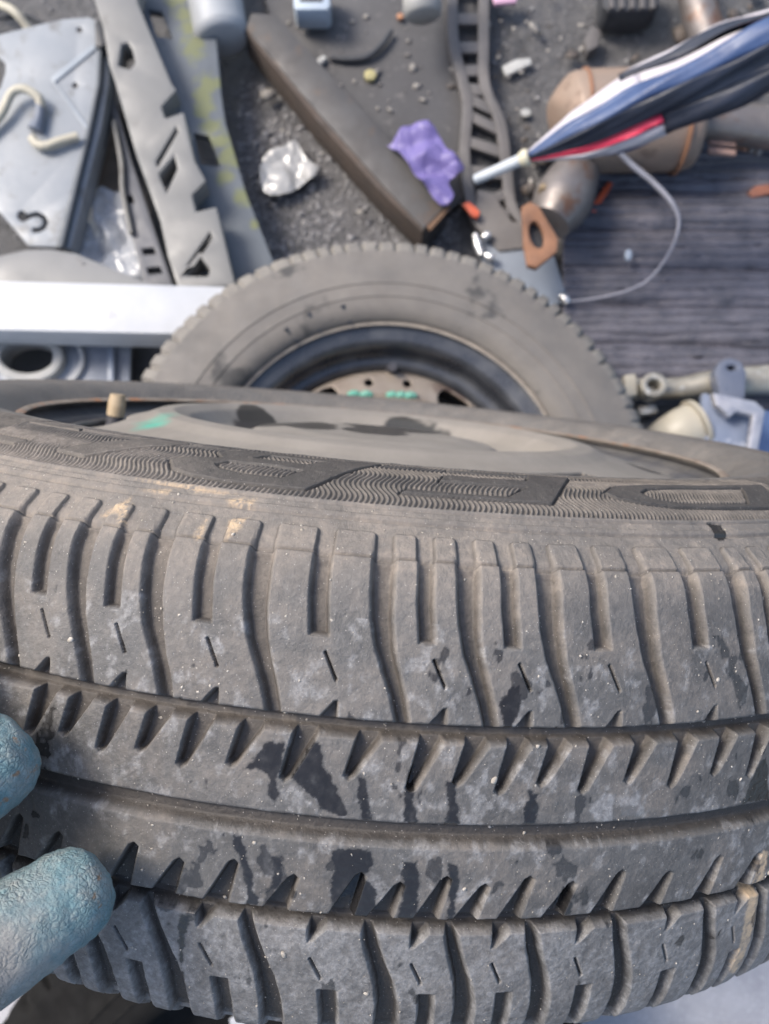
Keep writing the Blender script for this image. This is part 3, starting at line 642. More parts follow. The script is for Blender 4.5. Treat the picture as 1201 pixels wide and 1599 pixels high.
def crumple(name, pts, z, amp, mat, seed=1, fold=3.0, thick=.0012, curl=0.0, na=96, nr=26):
    """a crumpled sheet with the given pixel outline, creased along random lines"""
    r = np.random.default_rng(seed); P = np.array(crpath([list(p) for p in pts]+[list(pts[0])], 12))[:-1]
    L = np.concatenate([[0], np.cumsum(np.linalg.norm(np.diff(np.vstack([P, P[:1]]), axis=0), axis=1))]); q = np.linspace(0, L[-1], na, endpoint=False); PP = np.vstack([P, P[:1]])
    B = np.stack([np.interp(q, L, PP[:, 0]), np.interp(q, L, PP[:, 1])], 1); c = B.mean(0); size = np.abs(B-c).max()
    B = B+(vnoise(np.arange(na)/5., np.zeros(na)+seed, seed+3, 3)[:, None]-.5)*(B-c)*.22
    k_ = np.linspace(.0, 1, nr)[1:]; XY = np.vstack([[c]]+[c+(B-c)*f for f in k_]); u = (XY-c)/size
    hgt = np.zeros(len(XY))
    for i in range(6):
        a_ = r.uniform(0, 6.28); d = u[:, 0]*math.cos(a_)+u[:, 1]*math.sin(a_)+.5*(vnoise(u[:, 0]*2+9, u[:, 1]*2+9, seed+i, 2)-.5)
        hgt += np.abs(((d*fold*r.uniform(.4, 1.)/2+r.random()) % 1)-.5)*2*r.uniform(.25, 1)
    hgt = hgt/2.6; V = []
    for (x, y), h_, uu in zip(XY, hgt, u):
        p = at(x, y, z); p.z += amp*float(h_)-curl*float(uu@uu); V.append(p)
    F3 = [(0, 1+i, 1+(i+1) % na) for i in range(na)]; bm = bmesh.new(); vs = [bm.verts.new(v) for v in V]
    for f in F3: bm.faces.new([vs[i] for i in f])
    for k_ in range(nr-2):
        for i in range(na): a_ = 1+k_*na+i; b_ = 1+k_*na+(i+1) % na; bm.faces.new((vs[a_], vs[a_+na], vs[b_+na], vs[b_]))
    o = from_bm(name, bm, mat, None); sm = o.modifiers.new('thickness', 'SOLIDIFY'); sm.thickness = thick
    smooth_by_angle(o, 13); return o
m_film = pm('milky_film', (.36, .37, .39), (.25, .27, .30), 40, .25, bump=.3, spec=.7)
tag(crumple('plastic_sheet', [(140, 320), (170, 300), (200, 318), (216, 360), (236, 430), (180, 440), (120, 430), (118, 370)], .02, .018, m_film, seed=4, fold=4), 'crumpled silvery plastic sheet between bracket plate and beige rail', 'plastic sheet')
tag(prism('wood_board', [(110, 180), (190, 170), (200, 330), (120, 340)], .016, .014, pm('dirty_wood', (.12, .095, .075), (.07, .055, .045), 60, .85, bump=.7), bev=.002), 'dirty brown wooden board end under the bracket plate', 'board')
cov = empty('curved_cover', at(60, 410), 'pale grey curved plastic cover behind the white bar', 'cover')
prism('shell', [(-90, 404), (0, 396), (40, 387), (78, 386), (120, 393), (165, 412), (210, 430), (252, 446), (252, 470), (-90, 470)], .10, .02, pm('pale_cover', (.20, .20, .195), (.175, .175, .172), 12, .5), cov, bev=.008)
prism('vent_slot', [(118, 400), (126, 404), (134, 412), (127, 412)], .1012, .003, pm('slot_grey', (.2, .2, .2), None, 40, .6), cov, bev=.0005)

bar = empty('metal_bar', at(120, 480), 'bright white painted metal bar lying across towards the wheel', 'bar')
prism('bar_body', [(-140, 435), (150, 442), (420, 449), (420, 524), (150, 519), (-140, 512)], .150, .040, m_wht, bar, bev=.002)
prism('lower_lip', [(-140, 506), (150, 514), (420, 519), (420, 526), (150, 522), (-140, 516)], .118, .010, pm('grey_lip', (.36, .39, .40), (.30, .33, .34), 40, .5), bar, bev=.001)

lamp = empty('lamp_housing', at(60, 575), 'grey plastic housing with an oval dark opening below the white bar', 'housing')
prism('panel', [(-90, 500), (205, 500), (202, 640), (-90, 640)], .085, .01, pm('steel_blue_plastic', (.24, .265, .31), (.33, .35, .38), 14, .4, c3=(.16, .18, .22), s3=8, t3=(.5, .6)), lamp, holes=[ell(40, 556, 42, 38, 22)])
def ring_prism(name, cx, cy, rx, ry, w_, z, th, mat, parent): return prism(name, ell(cx, cy, rx, ry, 28), z, th, mat, parent, holes=[ell(cx, cy, rx-w_, ry-w_, 28)], bev=.002)
ring_prism('opening_rim', 42, 556, 56, 40, 14, .098, .03, pm('rim_grey', (.34, .34, .33), (.28, .28, .27), 30, .5), lamp)
ring_prism('outer_rim', 62, 560, 70, 52, 8, .092, .012, pm('rim_pale', (.40, .41, .42), None, 30, .5), lamp)
prism('opening_back', ell(42, 556, 46, 36, 20), .05, .004, m_dark, lamp, bev=0)
prism('rib', [(168, 535), (178, 535), (178, 640), (168, 640)], .094, .012, pm('rib_blue', (.20, .235, .30), None, 30, .4), lamp)
tag(prism('gap_shade', [(206, 500), (300, 500), (300, 650), (200, 650)], .06, .02, m_dark), 'dark plate put in for the shade of the gap between grey housing and wheel', 'cover')  # dark plate put in for the shade of the gap

# ------------------------------------------------------------------ upper middle
m_cyl = pm('dusty_white_plastic', (.33, .345, .355), (.27, .28, .29), 20, .45, bump=.2)
m_cyl2 = pm('cream_white_plastic', (.30, .295, .28), (.25, .245, .23), 20, .45, bump=.2)
def cylinder_thing(name, a_, b_, r_, mat, label, cat, capmat=None):
    root = empty(name, (b_[0], b_[1], 0), label, cat)
    sweep('body', [a_, b_], r_, mat, root, 32, sub=1)
    d = (Vector(b_)-Vector(a_)).normalized(); p = Vector(b_)
    sweep('end_rim', [p-d*.004, p+d*.004, p+d*.007], [r_*1.0+.001, r_*.97, r_*.80], capmat or mat, root, 32, sub=1)
    return root
cylinder_thing('canister', at(318, -90, .05), at(346, 58, .05), .0335, m_cyl, 'large white plastic canister pointing down from the top edge beside the beige rail', 'canister')
cylinder_thing('canister', at(652, -80, .10), at(660, 18, .085), .0225, m_cyl2, 'small cream white canister at the top edge beside the black ladder strip', 'canister')
bx = empty('switch_box', at(486, 0), 'small pale blue-grey switch box at the top edge', 'box')
prism('case', [(458, -40), (514, -40), (516, 8), (512, 15), (462, 15), (458, 8)], .06, .035, pm('box_blue_grey', (.40, .46, .52), (.34, .40, .46), 40, .4), bx, bev=.004)
prism('black_face', [(466, -36), (506, -36), (504, 2), (468, 2)], .0612, .004, m_dark, bx, bev=.001)

m_bst = pm('rusty_beam_steel', (.085, .082, .080), (.065, .060, .057), 20, .6, .2, .5, c3=(.10, .075, .058), s3=28, t3=(.58, .70))
m_bru = pm('beam_rust', (.085, .062, .048), (.055, .044, .037), 30, .8, .0, .6)
bm_ = empty('steel_beam', at(540, 200), 'rusty dark square steel beam lying diagonally, purple glove beside its end', 'beam')
prism('tube', [(392, 20), (430, 22), (700, 318), (662, 357), (600, 292), (500, 180), (384, 44)], .062, .055, m_bst, bm_, bev=.0015)
prism('rusty_edge', [(378, 42), (386, 40), (502, 176), (602, 290), (666, 353), (660, 362), (592, 296), (494, 186)], .060, .052, m_bru, bm_, bev=.0012)
prism('torn_end', [(664, 352), (698, 318), (704, 324), (672, 360)], .0605, .004, pm('orange_rust', (.17, .095, .055), (.11, .07, .045), 60, .85), bm_, bev=.001)
m_mat = pm('dark_grey_sheet', (.088, .086, .088), (.064, .062, .063), 9, .75, bump=.5, bd=.001, c3=(.16, .15, .145), s3=120, t3=(.6, .72))
sh_ = prism('rubber_sheet', [(396, -60), (735, -60), (752, 140), (752, 290), (700, 330), (420, 20)], .014, .012, m_mat, bev=.002)
tag(sh_, 'dark grey flat sheet between the steel beam and the ladder strip', 'sheet')

ch = empty('ladder_strip', at(750, 170), 'black plastic ladder-like cable strip running down from the top edge', 'strip')
m_ch = pm('dusty_black_plastic', (.085, .08, .078), (.12, .11, .105), 30, .6)
A_ = [(698, -40), (700, 60), (716, 130), (722, 170), (718, 250), (740, 350), (800, 380)]; B_ = [(765, -40), (764, 60), (766, 130), (790, 190), (800, 260), (808, 320), (838, 360)]
ca = crpath([list(p) for p in A_], 6); cb = crpath([list(p) for p in B_], 6)
prism('side_rail', [(p[0], p[1]) for p in ca]+[(p[0]+17, p[1]) for p in ca[::-1]], .032, .014, m_ch, ch, bev=.002)
prism('side_rail', [(p[0]-17, p[1]) for p in cb]+[(p[0], p[1]) for p in cb[::-1]], .032, .014, m_ch, ch, bev=.002)
for i in range(1, len(ca)-1, 3):
    p, q = ca[i], cb[i]; dx, dy = 0, 8.5
    prism('rung', [(p[0]+15, p[1]-dy), (q[0]-15, q[1]-dy), (q[0]-15, q[1]+dy), (p[0]+15, p[1]+dy)], .030, .008, m_ch, ch, bev=.001)
prism('web', [tuple(p) for p in ca]+[tuple(p) for p in cb[::-1]], .012, .006, m_dark, ch, bev=0)
prism('end_plate', [(745, 295), (770, 300), (800, 345), (842, 352), (838, 385), (780, 392), (742, 352)], .034, .012, pm('dusty_taupe_plastic', (.14, .128, .118), (.11, .10, .095), 30, .6), ch, bev=.003)

g = G('purple_nitrile'); nn = g.noise(60, 5)
m_pur = g.set(color=g.mix(nn, (.12, .095, .26), (.165, .135, .315)), rough=.42, normal=g.bump(g.noise(220, 4), .4, .001))
gl_ = crumple('nitrile_glove', [(606, 226), (632, 203), (662, 197), (682, 214), (700, 244), (722, 268), (700, 288), (706, 310), (686, 324), (662, 296), (634, 258)], .068, .013, m_pur, seed=9, fold=3.4, thick=.001, curl=.004)
tag(gl_, 'crumpled purple nitrile glove lying by the end of the steel beam', 'glove')
m_paper = pm('dirty_white_film', (.36, .355, .34), (.26, .26, .255), 30, .22, bump=.3, spec=.8)
tag(crumple('crumpled_wrapper', [(408, 252), (432, 238), (462, 226), (478, 246), (496, 272), (470, 296), (436, 312), (410, 296)], .010, .008, m_paper, seed=15, fold=2.4, thick=.0006), 'crumpled white plastic wrapper on gravel left of the steel beam', 'wrapper')
m_chip = pm('white_chip', (.45, .45, .43), (.34, .34, .32), 100, .6)
def chip(name, pts, z, mat, label, cat, th=.006): return tag(prism(name, pts, z, th, mat, None, bev=.0015), label, cat)
chip('plastic_shard', [(784, 103), (806, 92), (828, 90), (831, 99), (812, 108), (790, 118)], .012, m_chip, 'long white plastic shard right of the ladder strip', 'shard')
chip('plastic_chip', ell(821, 175, 9, 7, 7), .010, m_chip, 'small round white chip below the white shard', 'chip')
chip('cigarette_end', [(493, 94), (504, 85), (511, 89), (500, 100)], .022, m_chip, 'small white stub at the left end of the black curved rod', 'stub', .008)
chip('yellow_chip', ell(578, 116, 10, 9, 7), .022, pm('yellow_chip', (.42, .37, .16), (.3, .27, .14), 80, .7), 'small yellow chip on the dark sheet below the black rod', 'chip', .008)
tag(sweep('bent_rod', [at(515, 90, .02), at(545, 93, .02), at(575, 88, .021), at(596, 70, .022), at(612, 48, .022)], [.003, .0042, .0042, .004, .003], m_dark, None, 8), 'black bent rod lying on the dark grey sheet', 'rod')
m_red = pm('red_orange_plastic', (.62, .12, .05), (.5, .09, .04), 60, .45)
for pts_, z_, lb_ in (([(722, 318), (732, 314), (750, 330), (746, 340), (736, 336)], .045, 'short red-orange plastic sliver just below the purple glove'), ([(950, 282), (958, 286), (930, 332), (920, 328)], .03, 'red-orange plastic strip right of the rusty flange'),
                      ([(1168, 300), (1180, 290), (1210, 286), (1212, 300), (1176, 308)], .03, 'rusty red scrap piece on the ridged mat at the right edge')):
    chip('red_sliver', pts_, z_, m_red if z_ != .03 or pts_[0][0] < 1000 else pm('rust_red', (.26, .10, .06), (.16, .07, .05), 80, .7), lb_, 'plastic sliver')
chip('cable_stub', ell(625, 24, 6, 5, 7), .022, pm('orange_dull', (.40, .20, .11), None, 80, .6), 'tiny dull orange bit beside the cream canister', 'bit')
chip('pink_scrap', [(765, -20), (812, -20), (806, 3), (772, 6)], .03, pm('pink_plastic', (.55, .33, .45), None, 60, .5), 'pink scrap at the top edge beside the ladder strip', 'scrap')
kb = empty('black_box', at(985, 5), 'black ribbed plastic box at the top edge', 'box')
prism('case', [(942, -50), (1032, -50), (1030, 8), (1010, 16), (950, 18), (942, 10)], .05, .04, m_dark, kb, bev=.004)
for i in range(5): prism('rib', [(952+i*16, -40), (960+i*16, -40), (960+i*16, 12), (952+i*16, 12)], .054, .006, m_ch, kb, bev=.001)
chip('black_clip', [(912, 62), (924, 40), (938, 46), (934, 72), (918, 80)], .025, m_ch, 'small black clip on the dark ground left of the curved pipe', 'clip', .018)

# ------------------------------------------------------------------ upper right: exhaust, umbrella, ridged mat
m_exh = pm('heat_tanned_steel', (.29, .205, .155), (.24, .185, .145), 16, .55, .15, .35, c3=(.14, .095, .07), s3=30, t3=(.58, .70))
m_exr = pm('exhaust_rust', (.30, .15, .085), (.20, .105, .065), 40, .8, .1, .6)
m_exp = pm('grey_pipe_steel', (.22, .20, .19), (.15, .13, .12), 24, .45, .5, .35, c3=(.16, .09, .06), s3=26, t3=(.56, .66))
ex = empty('exhaust', at(985, 190), 'rusty tan exhaust silencer with pipes lying under the striped umbrella', 'exhaust')
z_ = .075
sweep('silencer', [at(868, 196, z_), at(874, 194, z_), at(888, 192, z_), at(906, 191, z_), at(985, 189, z_), at(1062, 188, z_), at(1080, 187, z_), at(1092, 187, z_), at(1098, 187, z_)], [.02, .036, .050, .0555, .0565, .0555, .048, .034, .02], m_exh, ex, 40, sub=4)
for px_ in (908, 1058): sweep('seam', [at(px_-2, 191, z_), at(px_+2, 191, z_)], [.0582, .0582], m_exr, ex, 40, sub=1)
sweep('tail_pipe', [at(1095, 187, z_), at(1130, 190, z_), at(1170, 196, z_-.005), at(1290, 214, z_-.01)], [.021, .022, .024, .024], m_exp, ex, 20)
for i in range(4): sweep('bellows_ring', [at(1150+i*11, 232+i*3, .05), at(1152+i*11, 222+i*3, .055), at(1150+i*11, 206+i*3, .06)], .005, m_exr if i < 2 else m_exp, ex, 10)
for i in range(2): prism('clamp_plate', [(1108, 215+i*14), (1150, 220+i*14), (1149, 228+i*14), (1107, 223+i*14)], .07, .006, pm('pink_rust', (.34, .22, .18), None, 60, .6), ex, bev=.001)
fl = empty('downpipe', at(860, 340), 'rusty exhaust pipe end with a triangular flange and oval hole', 'pipe')
c0, c1 = at(888, 285, .075), at(850, 352, .078)
sweep('pipe', [at(905, 268, .06), at(893, 285, .07), at(876, 318, .075), at(858, 348, .078)], [.024, .030, .033, .024], m_exp, fl, 28)
prism('flange', [(815, 322), (828, 314), (842, 322), (872, 372), (870, 392), (838, 418), (824, 414), (818, 380)], .098, .009, m_exr, fl, holes=[ell(838, 366, 11, 22, 20, -14)], bev=.002)
prism('bore', ell(838, 366, 14, 25, 20, -14), .086, .003, m_dark, fl, bev=0)
for i in range(6):
    a_ = -20+i*26; sweep('collar_lug', [at(848+i*9, 300-i*5, .095), at(850+i*9, 292-i*5, .092)], [.006, .005], pm('brass_dust', (.34, .26, .16), (.24, .18, .11), 80, .6, .3), fl, 10, sub=1)
pp = empty('bent_pipe', at(1100, 40), 'dull grey rusty pipe bending down from the top edge at the right', 'pipe')
sweep('pipe', [at(1070, -90, .05), at(1084, -20, .05), at(1096, 30, .05), at(1112, 72, .045), at(1135, 105, .035)], [.021, .021, .022, .022, .020], m_exp, pp, 24)
sweep('pipe_lip', [at(1130, 98, .037), at(1139, 110, .033)], [.0225, .0225], m_exr, pp, 24, sub=1)

# ridged dark mat at the right
def ridged():
    nx, ny = 170, 210; V = []
    u = np.linspace(876, 1330, nx); v = np.linspace(226, 640, ny); U_, V_ = np.meshgrid(u, v, indexing='ij')
    wob = (vnoise(U_/70, V_/60, 31, 4)-.5)*7; rows = (V_+wob-.02*(U_-900))/60.0
    saw = rows % 1; hgt = .012*np.sin(np.pi*saw)**.6-.010*np.exp(-((saw-.02)/.05)**2)-.010*np.exp(-((saw-.98)/.05)**2)
    hgt = hgt*.6+.0011*np.sin(V_/2.1+.6*np.sin(U_/90))+.0035*(vnoise(U_/60, V_/4, 32, 4)-.5)+.004*(vnoise(U_/60, V_/9, 33, 3)-.5)
    for i in range(nx):
        for j in range(ny): p = at(U_[i, j], V_[i, j], .016); p.z += float(hgt[i, j]); V.append(p)
    idx = np.arange(nx*ny).reshape(nx, ny); F = np.stack([idx[:-1, :-1], idx[1:, :-1], idx[1:, 1:], idx[:-1, 1:]], 2).reshape(-1, 4)
    g = G('wet_ridged_mat'); nn = g.noise(30, 5, .6); n3 = g.noise(150, 5, .6)
    m = g.set(color=g.mix(g.ramp(nn, .35, .7), (.058, .058, .072), (.115, .11, .13)), rough=g.ramp(n3, .3, .7, .35, .65), spec=.6, normal=g.bump(n3, .5, .003))
    o = link('ridged_mat', np_mesh('ridged_mat', V, F), m); sm = o.modifiers.new('thickness', 'SOLIDIFY'); sm.thickness = .006; return o
tag(ridged(), 'dark damp ridged mat covering the ground at the right', 'mat')
wr = sweep('wire', [at(955, 225, .10), at(985, 256, .085), at(1020, 285, .075), at(1050, 318, .07), at(1060, 350, .065), at(1045, 395, .06), at(1008, 440, .05), at(950, 462, .045), at(880, 472, .04)], [.0034, .0036, .0034, .003, .0020, .0015, .0013, .0012, .0011], pm('grey_wire', (.32, .32, .36), (.24, .24, .27), 40, .4), None, 10)
tag(wr, 'thin grey wire looping over the ridged mat from under the umbrella', 'wire')
gp = empty('clip_plate', at(830, 420), 'flat blue-grey plastic plate with metal clips under the rusty flange', 'plate')
prism('plate', [(752, 360), (800, 350), (842, 352), (866, 400), (888, 468), (860, 480), (800, 440), (752, 410)], .030, .006, pm('slate_blue_plastic', (.19, .215, .25), (.15, .17, .20), 20, .45), gp, bev=.002)
m_sil = pm('bright_clip_metal', (.72, .72, .70), (.5, .5, .5), 80, .28, .8)
for P_ in ([(742, 366), (746, 382), (752, 398)], [(754, 372), (760, 368), (766, 370)], [(758, 398), (766, 402), (772, 404)], [(874, 462), (882, 466), (886, 474)]): sweep('metal_clip', [at(x, y, .04) for x, y in P_], [.004, .0055, .0045], m_sil, gp, 8)
chip('blue_bit', ell(982, 397, 6, 9, 8), .045, pm('pale_blue_bit', (.36, .42, .5), None, 60, .5), 'tiny pale blue bit on the ridged mat inside the wire loop', 'bit')

# umbrella: folded, striped
um = empty('umbrella', at(860, 230), 'folded red, white and navy striped umbrella with its white tip pointing left', 'umbrella')
mu_w = pm('umbrella_white', (.48, .455, .48), (.41, .39, .42), 40, .6, bump=.3); mu_n = pm('umbrella_navy_lit', (.045, .080, .18), (.032, .058, .14), 40, .5, bump=.3)
mu_d = pm('umbrella_navy_shade', (.020, .026, .045), (.014, .018, .03), 40, .5, bump=.3); mu_r = pm('umbrella_red', (.70, .05, .10), (.6, .04, .085), 40, .5, bump=.3)  # one navy cloth in two tones, lit side and shade put into colour
ua, ub = np.array(at(822, 246, .185)), np.array(at(1300, 40, .30)); ax = (ub-ua); UL = np.linalg.norm(ax); ax /= UL
upv = np.cross(ax, np.array([0, 0, 1.])); upv = np.cross(np.array([0, 0, 1.]), ax)-0; upv /= np.linalg.norm(upv); tow = np.cross(ax, upv); tow = tow if tow[2] > 0 else -tow
# angle measured from "towards camera" (0) to image up (90) to image down (-90)
stations = np.linspace(0, 1, 34)
def urad(q, a_):
    base = np.interp(q, (0, .06, .18, .38, .6, .8, 1), (.0045, .010, .021, .029, .031, .031, .030))
    pl = 1+.16*math.cos(math.radians(a_*4+40*math.sin(q*5)))*min(1, q*4)
    return base*pl*(1+.10*math.sin(q*17+math.radians(a_)*2)*q)
def panel(name, a0, a1, mat, q0=0, q1=1, lift=0.0):
    na = max(4, int((a1-a0)/6)); V = []; st = [s_ for s_ in stations if q0 <= s_ <= q1]
    for s_ in st:
        for k_ in range(na+1):
            tw = 12*s_; a_ = a0+(a1-a0)*k_/na; aa = math.radians(a_+tw-12); r_ = urad(s_, a_)+lift*(1+2*s_)+.0012*math.sin(a_*.9+s_*9)*min(1, s_*5)+.0010*math.sin(a_*.31-s_*23)*min(1, s_*5)
            V.append(ua+ax*UL*s_+r_*(math.cos(aa)*tow+math.sin(aa)*upv))
    idx = np.arange(len(V)).reshape(len(st), na+1); F = np.stack([idx[:-1, :-1], idx[1:, :-1], idx[1:, 1:], idx[:-1, 1:]], 2).reshape(-1, 4)
    o = link(name, np_mesh(name, V, F), mat, um); sm = o.modifiers.new('cloth', 'SOLIDIFY'); sm.thickness = .0012; smooth_by_angle(o, 60); return o
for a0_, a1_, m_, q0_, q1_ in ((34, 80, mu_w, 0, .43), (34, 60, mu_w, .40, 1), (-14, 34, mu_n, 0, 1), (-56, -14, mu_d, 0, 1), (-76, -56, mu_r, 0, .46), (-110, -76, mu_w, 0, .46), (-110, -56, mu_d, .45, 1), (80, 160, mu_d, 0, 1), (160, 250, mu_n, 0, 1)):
    panel('canopy_panel', a0_, a1_, m_, q0_, q1_)
for a0_, a1_, m_, q0_, l_ in ((56, 78, mu_d, .36, .0022), (78, 92, mu_w, .34, .0026), (92, 122, mu_r, .5, .0026)):
    panel('canopy_panel', a0_, a1_, m_, q0_, 1, l_)
tp = np.array(at(741, 281, .155)); sweep('ferrule', [tp, tp+(ua-tp)*.06, tp+(ua-tp)*.5, ua-(ua-tp)*.04], [.0034, .0052, .0055, .0062], pm('umbrella_tip', (.44, .47, .50), (.36, .39, .42), 60, .4), um, 14)
sweep('crown_ring', [ua-(ua-tp)*.12, ua-(ua-tp)*.02, ua+(ua-tp)*.06], [.0065, .0088, .0075], pm('cream_plastic', (.60, .56, .42), None, 40, .4), um, 18)

# ------------------------------------------------------------------ right: linkage parts
m_alu = pm('dirty_aluminium', (.36, .34, .29), (.26, .24, .20), 40, .45, .5, c3=(.52, .51, .47), s3=50, t3=(.56, .66)); m_pl = pm('aged_white_plastic', (.40, .37, .30), (.33, .30, .24), 30, .5)
lk = empty('linkage_arm', at(1080, 600), 'dirty metal linkage arm with a round eye lying on the mat edge', 'linkage')
sweep('arm', [at(990, 608, .05), at(1060, 606, .052), at(1120, 598, .055), at(1260, 590, .055)], [.012, .012, .015, .018], m_alu, lk, 14)
ring_prism('eye', 1022, 600, 21, 19, 10, .082, .022, m_alu, lk)
prism('end_cap', [(974, 584), (994, 582), (997, 616), (982, 620), (972, 612), (976, 600)], .075, .02, m_pl, lk, bev=.004)
prism('foot', [(995, 632), (1024, 630), (1030, 644), (1000, 648)], .05, .012, m_alu, lk, bev=.003)
tg = empty('blue_tab', at(1140, 585), 'slate blue plastic tab with a small hole on the linkage arm', 'tab')
prism('tab', [(1116, 580), (1124, 564), (1140, 558), (1158, 564), (1166, 580), (1164, 622), (1126, 624)], .095, .02, pm('slate_blue', (.085, .10, .14), (.11, .125, .165), 40, .4), tg, holes=[ell(1143, 574, 8, 4, 12)], bev=.003)
cp = empty('white_cap', at(1062, 668), 'cream white plastic cap between the linkage arm and the foreground tyre', 'cap')
sweep('cone', [at(1012, 692, .05), at(1034, 684, .055), at(1060, 676, .06), at(1082, 668, .06)], [.012, .020, .026, .027], m_pl, cp, 24)
sweep('rim', [at(1084, 667, .06), at(1091, 664, .06)], [.031, .030], m_pl, cp, 24, sub=1)
lt = empty('latch', at(1150, 660), 'silver latch frame around a slate blue plate at the right edge', 'latch')
prism('frame', [(1112, 612), (1180, 626), (1196, 640), (1178, 740), (1162, 740), (1176, 648), (1150, 642), (1140, 652), (1128, 640), (1118, 632)], .10, .012, pm('latch_silver', (.46, .46, .48), (.36, .36, .39), 40, .35, .6), lt, bev=.003)
prism('plate', [(1098, 612), (1118, 618), (1170, 650), (1158, 760), (1086, 740), (1096, 660)], .08, .014, pm('latch_blue', (.14, .17, .24), (.19, .22, .29), 20, .4, c3=(.42, .44, .5), s3=30, t3=(.64, .7)), lt, bev=.003)
tag(prism('blue_panel', [(1170, 640), (1330, 640), (1330, 780), (1150, 780)], .04, .02, pm('mid_blue_plastic', (.07, .12, .24), (.09, .14, .27), 20, .4)), 'mid blue plastic panel behind the latch frame at the right edge', 'blue_panel')  # plain blue panel beyond the latch frame
tag(prism('black_tray', [(985, 615), (1110, 610), (1130, 760), (960, 760)], .03, .02, m_dark), 'black plastic tray under the linkage arm', 'tray')

# ------------------------------------------------------------------ gravel
m_grv = pm('gravel_stone', (.25, .245, .25), (.15, .147, .15), 90, .75, bump=.5, c3=(.42, .40, .38), s3=60, t3=(.58, .66))
def gravel(n, box, zz, rmed, name, label):
    px_ = rng.uniform(box[0], box[2], n); py_ = rng.uniform(box[1], box[3], n)
    P = np.array([at(a_, b_, zz) for a_, b_ in zip(px_, py_)]); R = rng.lognormal(math.log(rmed), .45, n); P[:, 2] += R*.1
    N_ = np.tile([0, 0, 1.], (n, 1))+.3*rng.standard_normal((n, 3)); grains(name, P, R, N_, m_grv, None, label, .7, False)
gravel(5200, (372, 130, 720, 440), -.0004, .0015, 'gravel', 'grey gravel between the beige rail and the steel beam')
gravel(2200, (60, -20, 1250, 420), 0, .0014, 'grit', 'scattered grit over the yard ground')

def litter(n, box, name, mat, label, rm, flat):
    px_ = rng.uniform(box[0], box[2], n); py_ = rng.uniform(box[1], box[3], n); P = np.array([at(a_, b_, .0155) for a_, b_ in zip(px_, py_)])
    grains(name, P, rng.lognormal(math.log(rm), .6, n), np.tile([0, 0, 1.], (n, 1))+.25*rng.standard_normal((n, 3)), mat, None, label, flat, False)
litter(160, (400, -20, 1000, 330), 'litter', pm('pale_litter', (.30, .28, .25), (.16, .15, .14), 90, .7), 'pale flakes of plastic and rust littering the dark ground', .0022, .25)
litter(120, (700, -20, 1250, 330), 'litter', pm('dark_litter', (.05, .048, .046), (.11, .085, .07), 90, .7), 'dark flakes of rubber and rust littering the ground', .0036, .35)

# ------------------------------------------------------------------ gloved hand
def glove_mesh():
    bm = bmesh.new(); sl_ = bm.verts.layers.skin.verify(); root = None
    def chain(pts, start=None):
        prev = start; out = []
        for (px, py, d, r) in pts:
            v = bm.verts.new(ap(px, py, d)); v[sl_].radius = (r, r)
            if prev is not None: bm.edges.new((prev, v))
            prev = v; out.append(v)
        return out
    palm = chain([(-760, 1620, .250, .034), (-560, 1540, .246, .038), (-400, 1450, .244, .040), (-330, 1360, .246, .038)])
    palm[1][sl_].use_root = True
    chain([(-260, 1560, .232, .022), (-120, 1545, .235, .0185), (-10, 1478, .2445, .0160), (70, 1424, .2530, .0150), (112, 1398, .2575, .0146), (140, 1380, .2605, .0130), (156, 1370, .2625, .0095), (164, 1365, .2635, .0050)], palm[1])     # thumb
    chain([(-270, 1300, .243, .019), (-170, 1255, .243, .0160), (-75, 1232, .2530, .0165), (-25, 1196, .2580, .0162), (8, 1172, .2615, .0150), (28, 1157, .2640, .0115), (38, 1149, .2655, .0060)], palm[3])                # index
    chain([(-330, 1220, .244, .019), (-250, 1130, .247, .0158), (-160, 1070, .262, .0145), (-95, 1035, .275, .0135)], palm[3])                                          # middle
    chain([(-400, 1190, .248, .018), (-330, 1080, .252, .0150), (-245, 1000, .269, .0138), (-180, 965, .286, .0128)], palm[2])                                          # ring
    chain([(-480, 1200, .254, .016), (-430, 1080, .260, .0135), (-350, 990, .277, .0122), (-300, 960, .292, .0112)], palm[2])                                           # little
    me = bpy.data.meshes.new('hand'); bm.to_mesh(me); bm.free(); return me
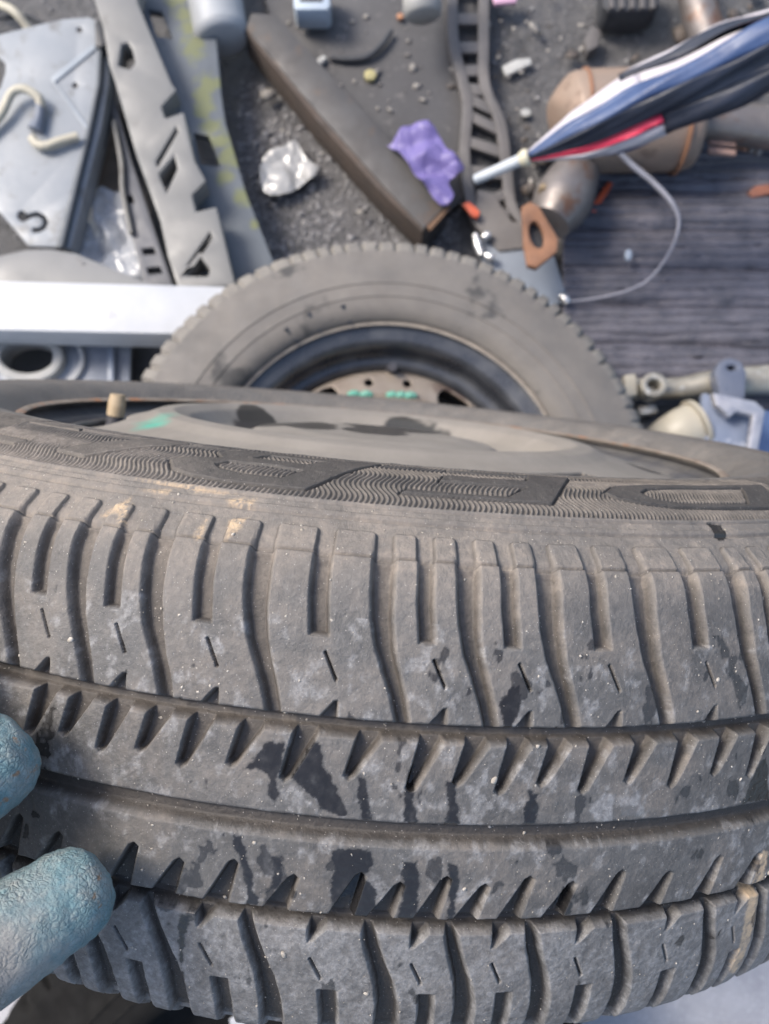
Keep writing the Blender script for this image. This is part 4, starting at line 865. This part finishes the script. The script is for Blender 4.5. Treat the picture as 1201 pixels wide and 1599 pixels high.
def mat_glove():
    g = G('blue_latex_glove'); v = g.tc.outputs['Object']
    n1 = g.noise(30, 4, .6); n2 = g.noise(380, 6, .7, .4); n3 = g.noise(110, 6, .7)
    cr = g.voro(620, 'DISTANCE_TO_EDGE', g.n('ShaderNodeMix', {4: v, 5: g.n('ShaderNodeTexNoise', {'Vector': v, 'Scale': 150.}).outputs['Color'], 0: .006}, data_type='VECTOR').outputs[1])
    c = g.mix(g.ramp(n1, .35, .65), (.135, .245, .275), (.205, .315, .335))
    c = g.mix(g.ramp(n3, .40, .66, 0., .8), c, (.35, .355, .335))                     # ground-in grey dust
    c = g.mix(g.ramp(g.noise(150, 5), .64, .70), c, (.30, .21, .14))                   # tan clay flecks
    kn = spots(g, [(*ap(-12, 1518, .230), .0105), (*ap(-90, 1560, .225), .020)], .3, 160, (1.5, .5))
    c = g.mix(kn, c, (.36, .345, .32))
    amt = g.ramp(g.noise(60, 5, .65), .38, .62)
    c = g.mix(g.math('MULTIPLY', g.ramp(cr, .06, 0.), g.math('MULTIPLY', amt, .35)), c, (.055, .08, .095))
    h = g.math('ADD', g.math('MULTIPLY', g.ramp(cr, 0., .2), amt), g.math('MULTIPLY', n2, 3.2))
    return g.set(color=c, rough=g.ramp(n2, .3, .7, .55, .85), normal=g.bump(h, .8, .0010), spec=.3)
hand = empty('person', ap(-560, 1540, .246), 'hand in a dirty blue latex-coated work glove gripping the tyre from the left', 'person')
hm = glove_mesh(); gv = link('gloved_hand', hm, None, hand)
gv.modifiers.new('skin', 'SKIN').use_smooth_shade = True
sb_ = gv.modifiers.new('subdivision', 'SUBSURF'); sb_.levels = 3; sb_.render_levels = 3
tx = bpy.data.textures.new('wrinkles', 'CLOUDS'); tx.noise_scale = .0045; tx.noise_depth = 3
dm_ = gv.modifiers.new('wrinkle', 'DISPLACE'); dm_.texture = tx; dm_.texture_coords = 'GLOBAL'; dm_.strength = .0016; dm_.mid_level = .5
hm.materials.append(mat_glove())
m_knit = pm('grey_knit', (.42, .41, .40), (.30, .30, .30), 300, .9, bump=.9, bd=.0015)
sweep('knit_cuff', [ap(-1000, 1760, .25), ap(-860, 1670, .25), ap(-740, 1612, .25)], [.038, .037, .0355], m_knit, hand, 24)
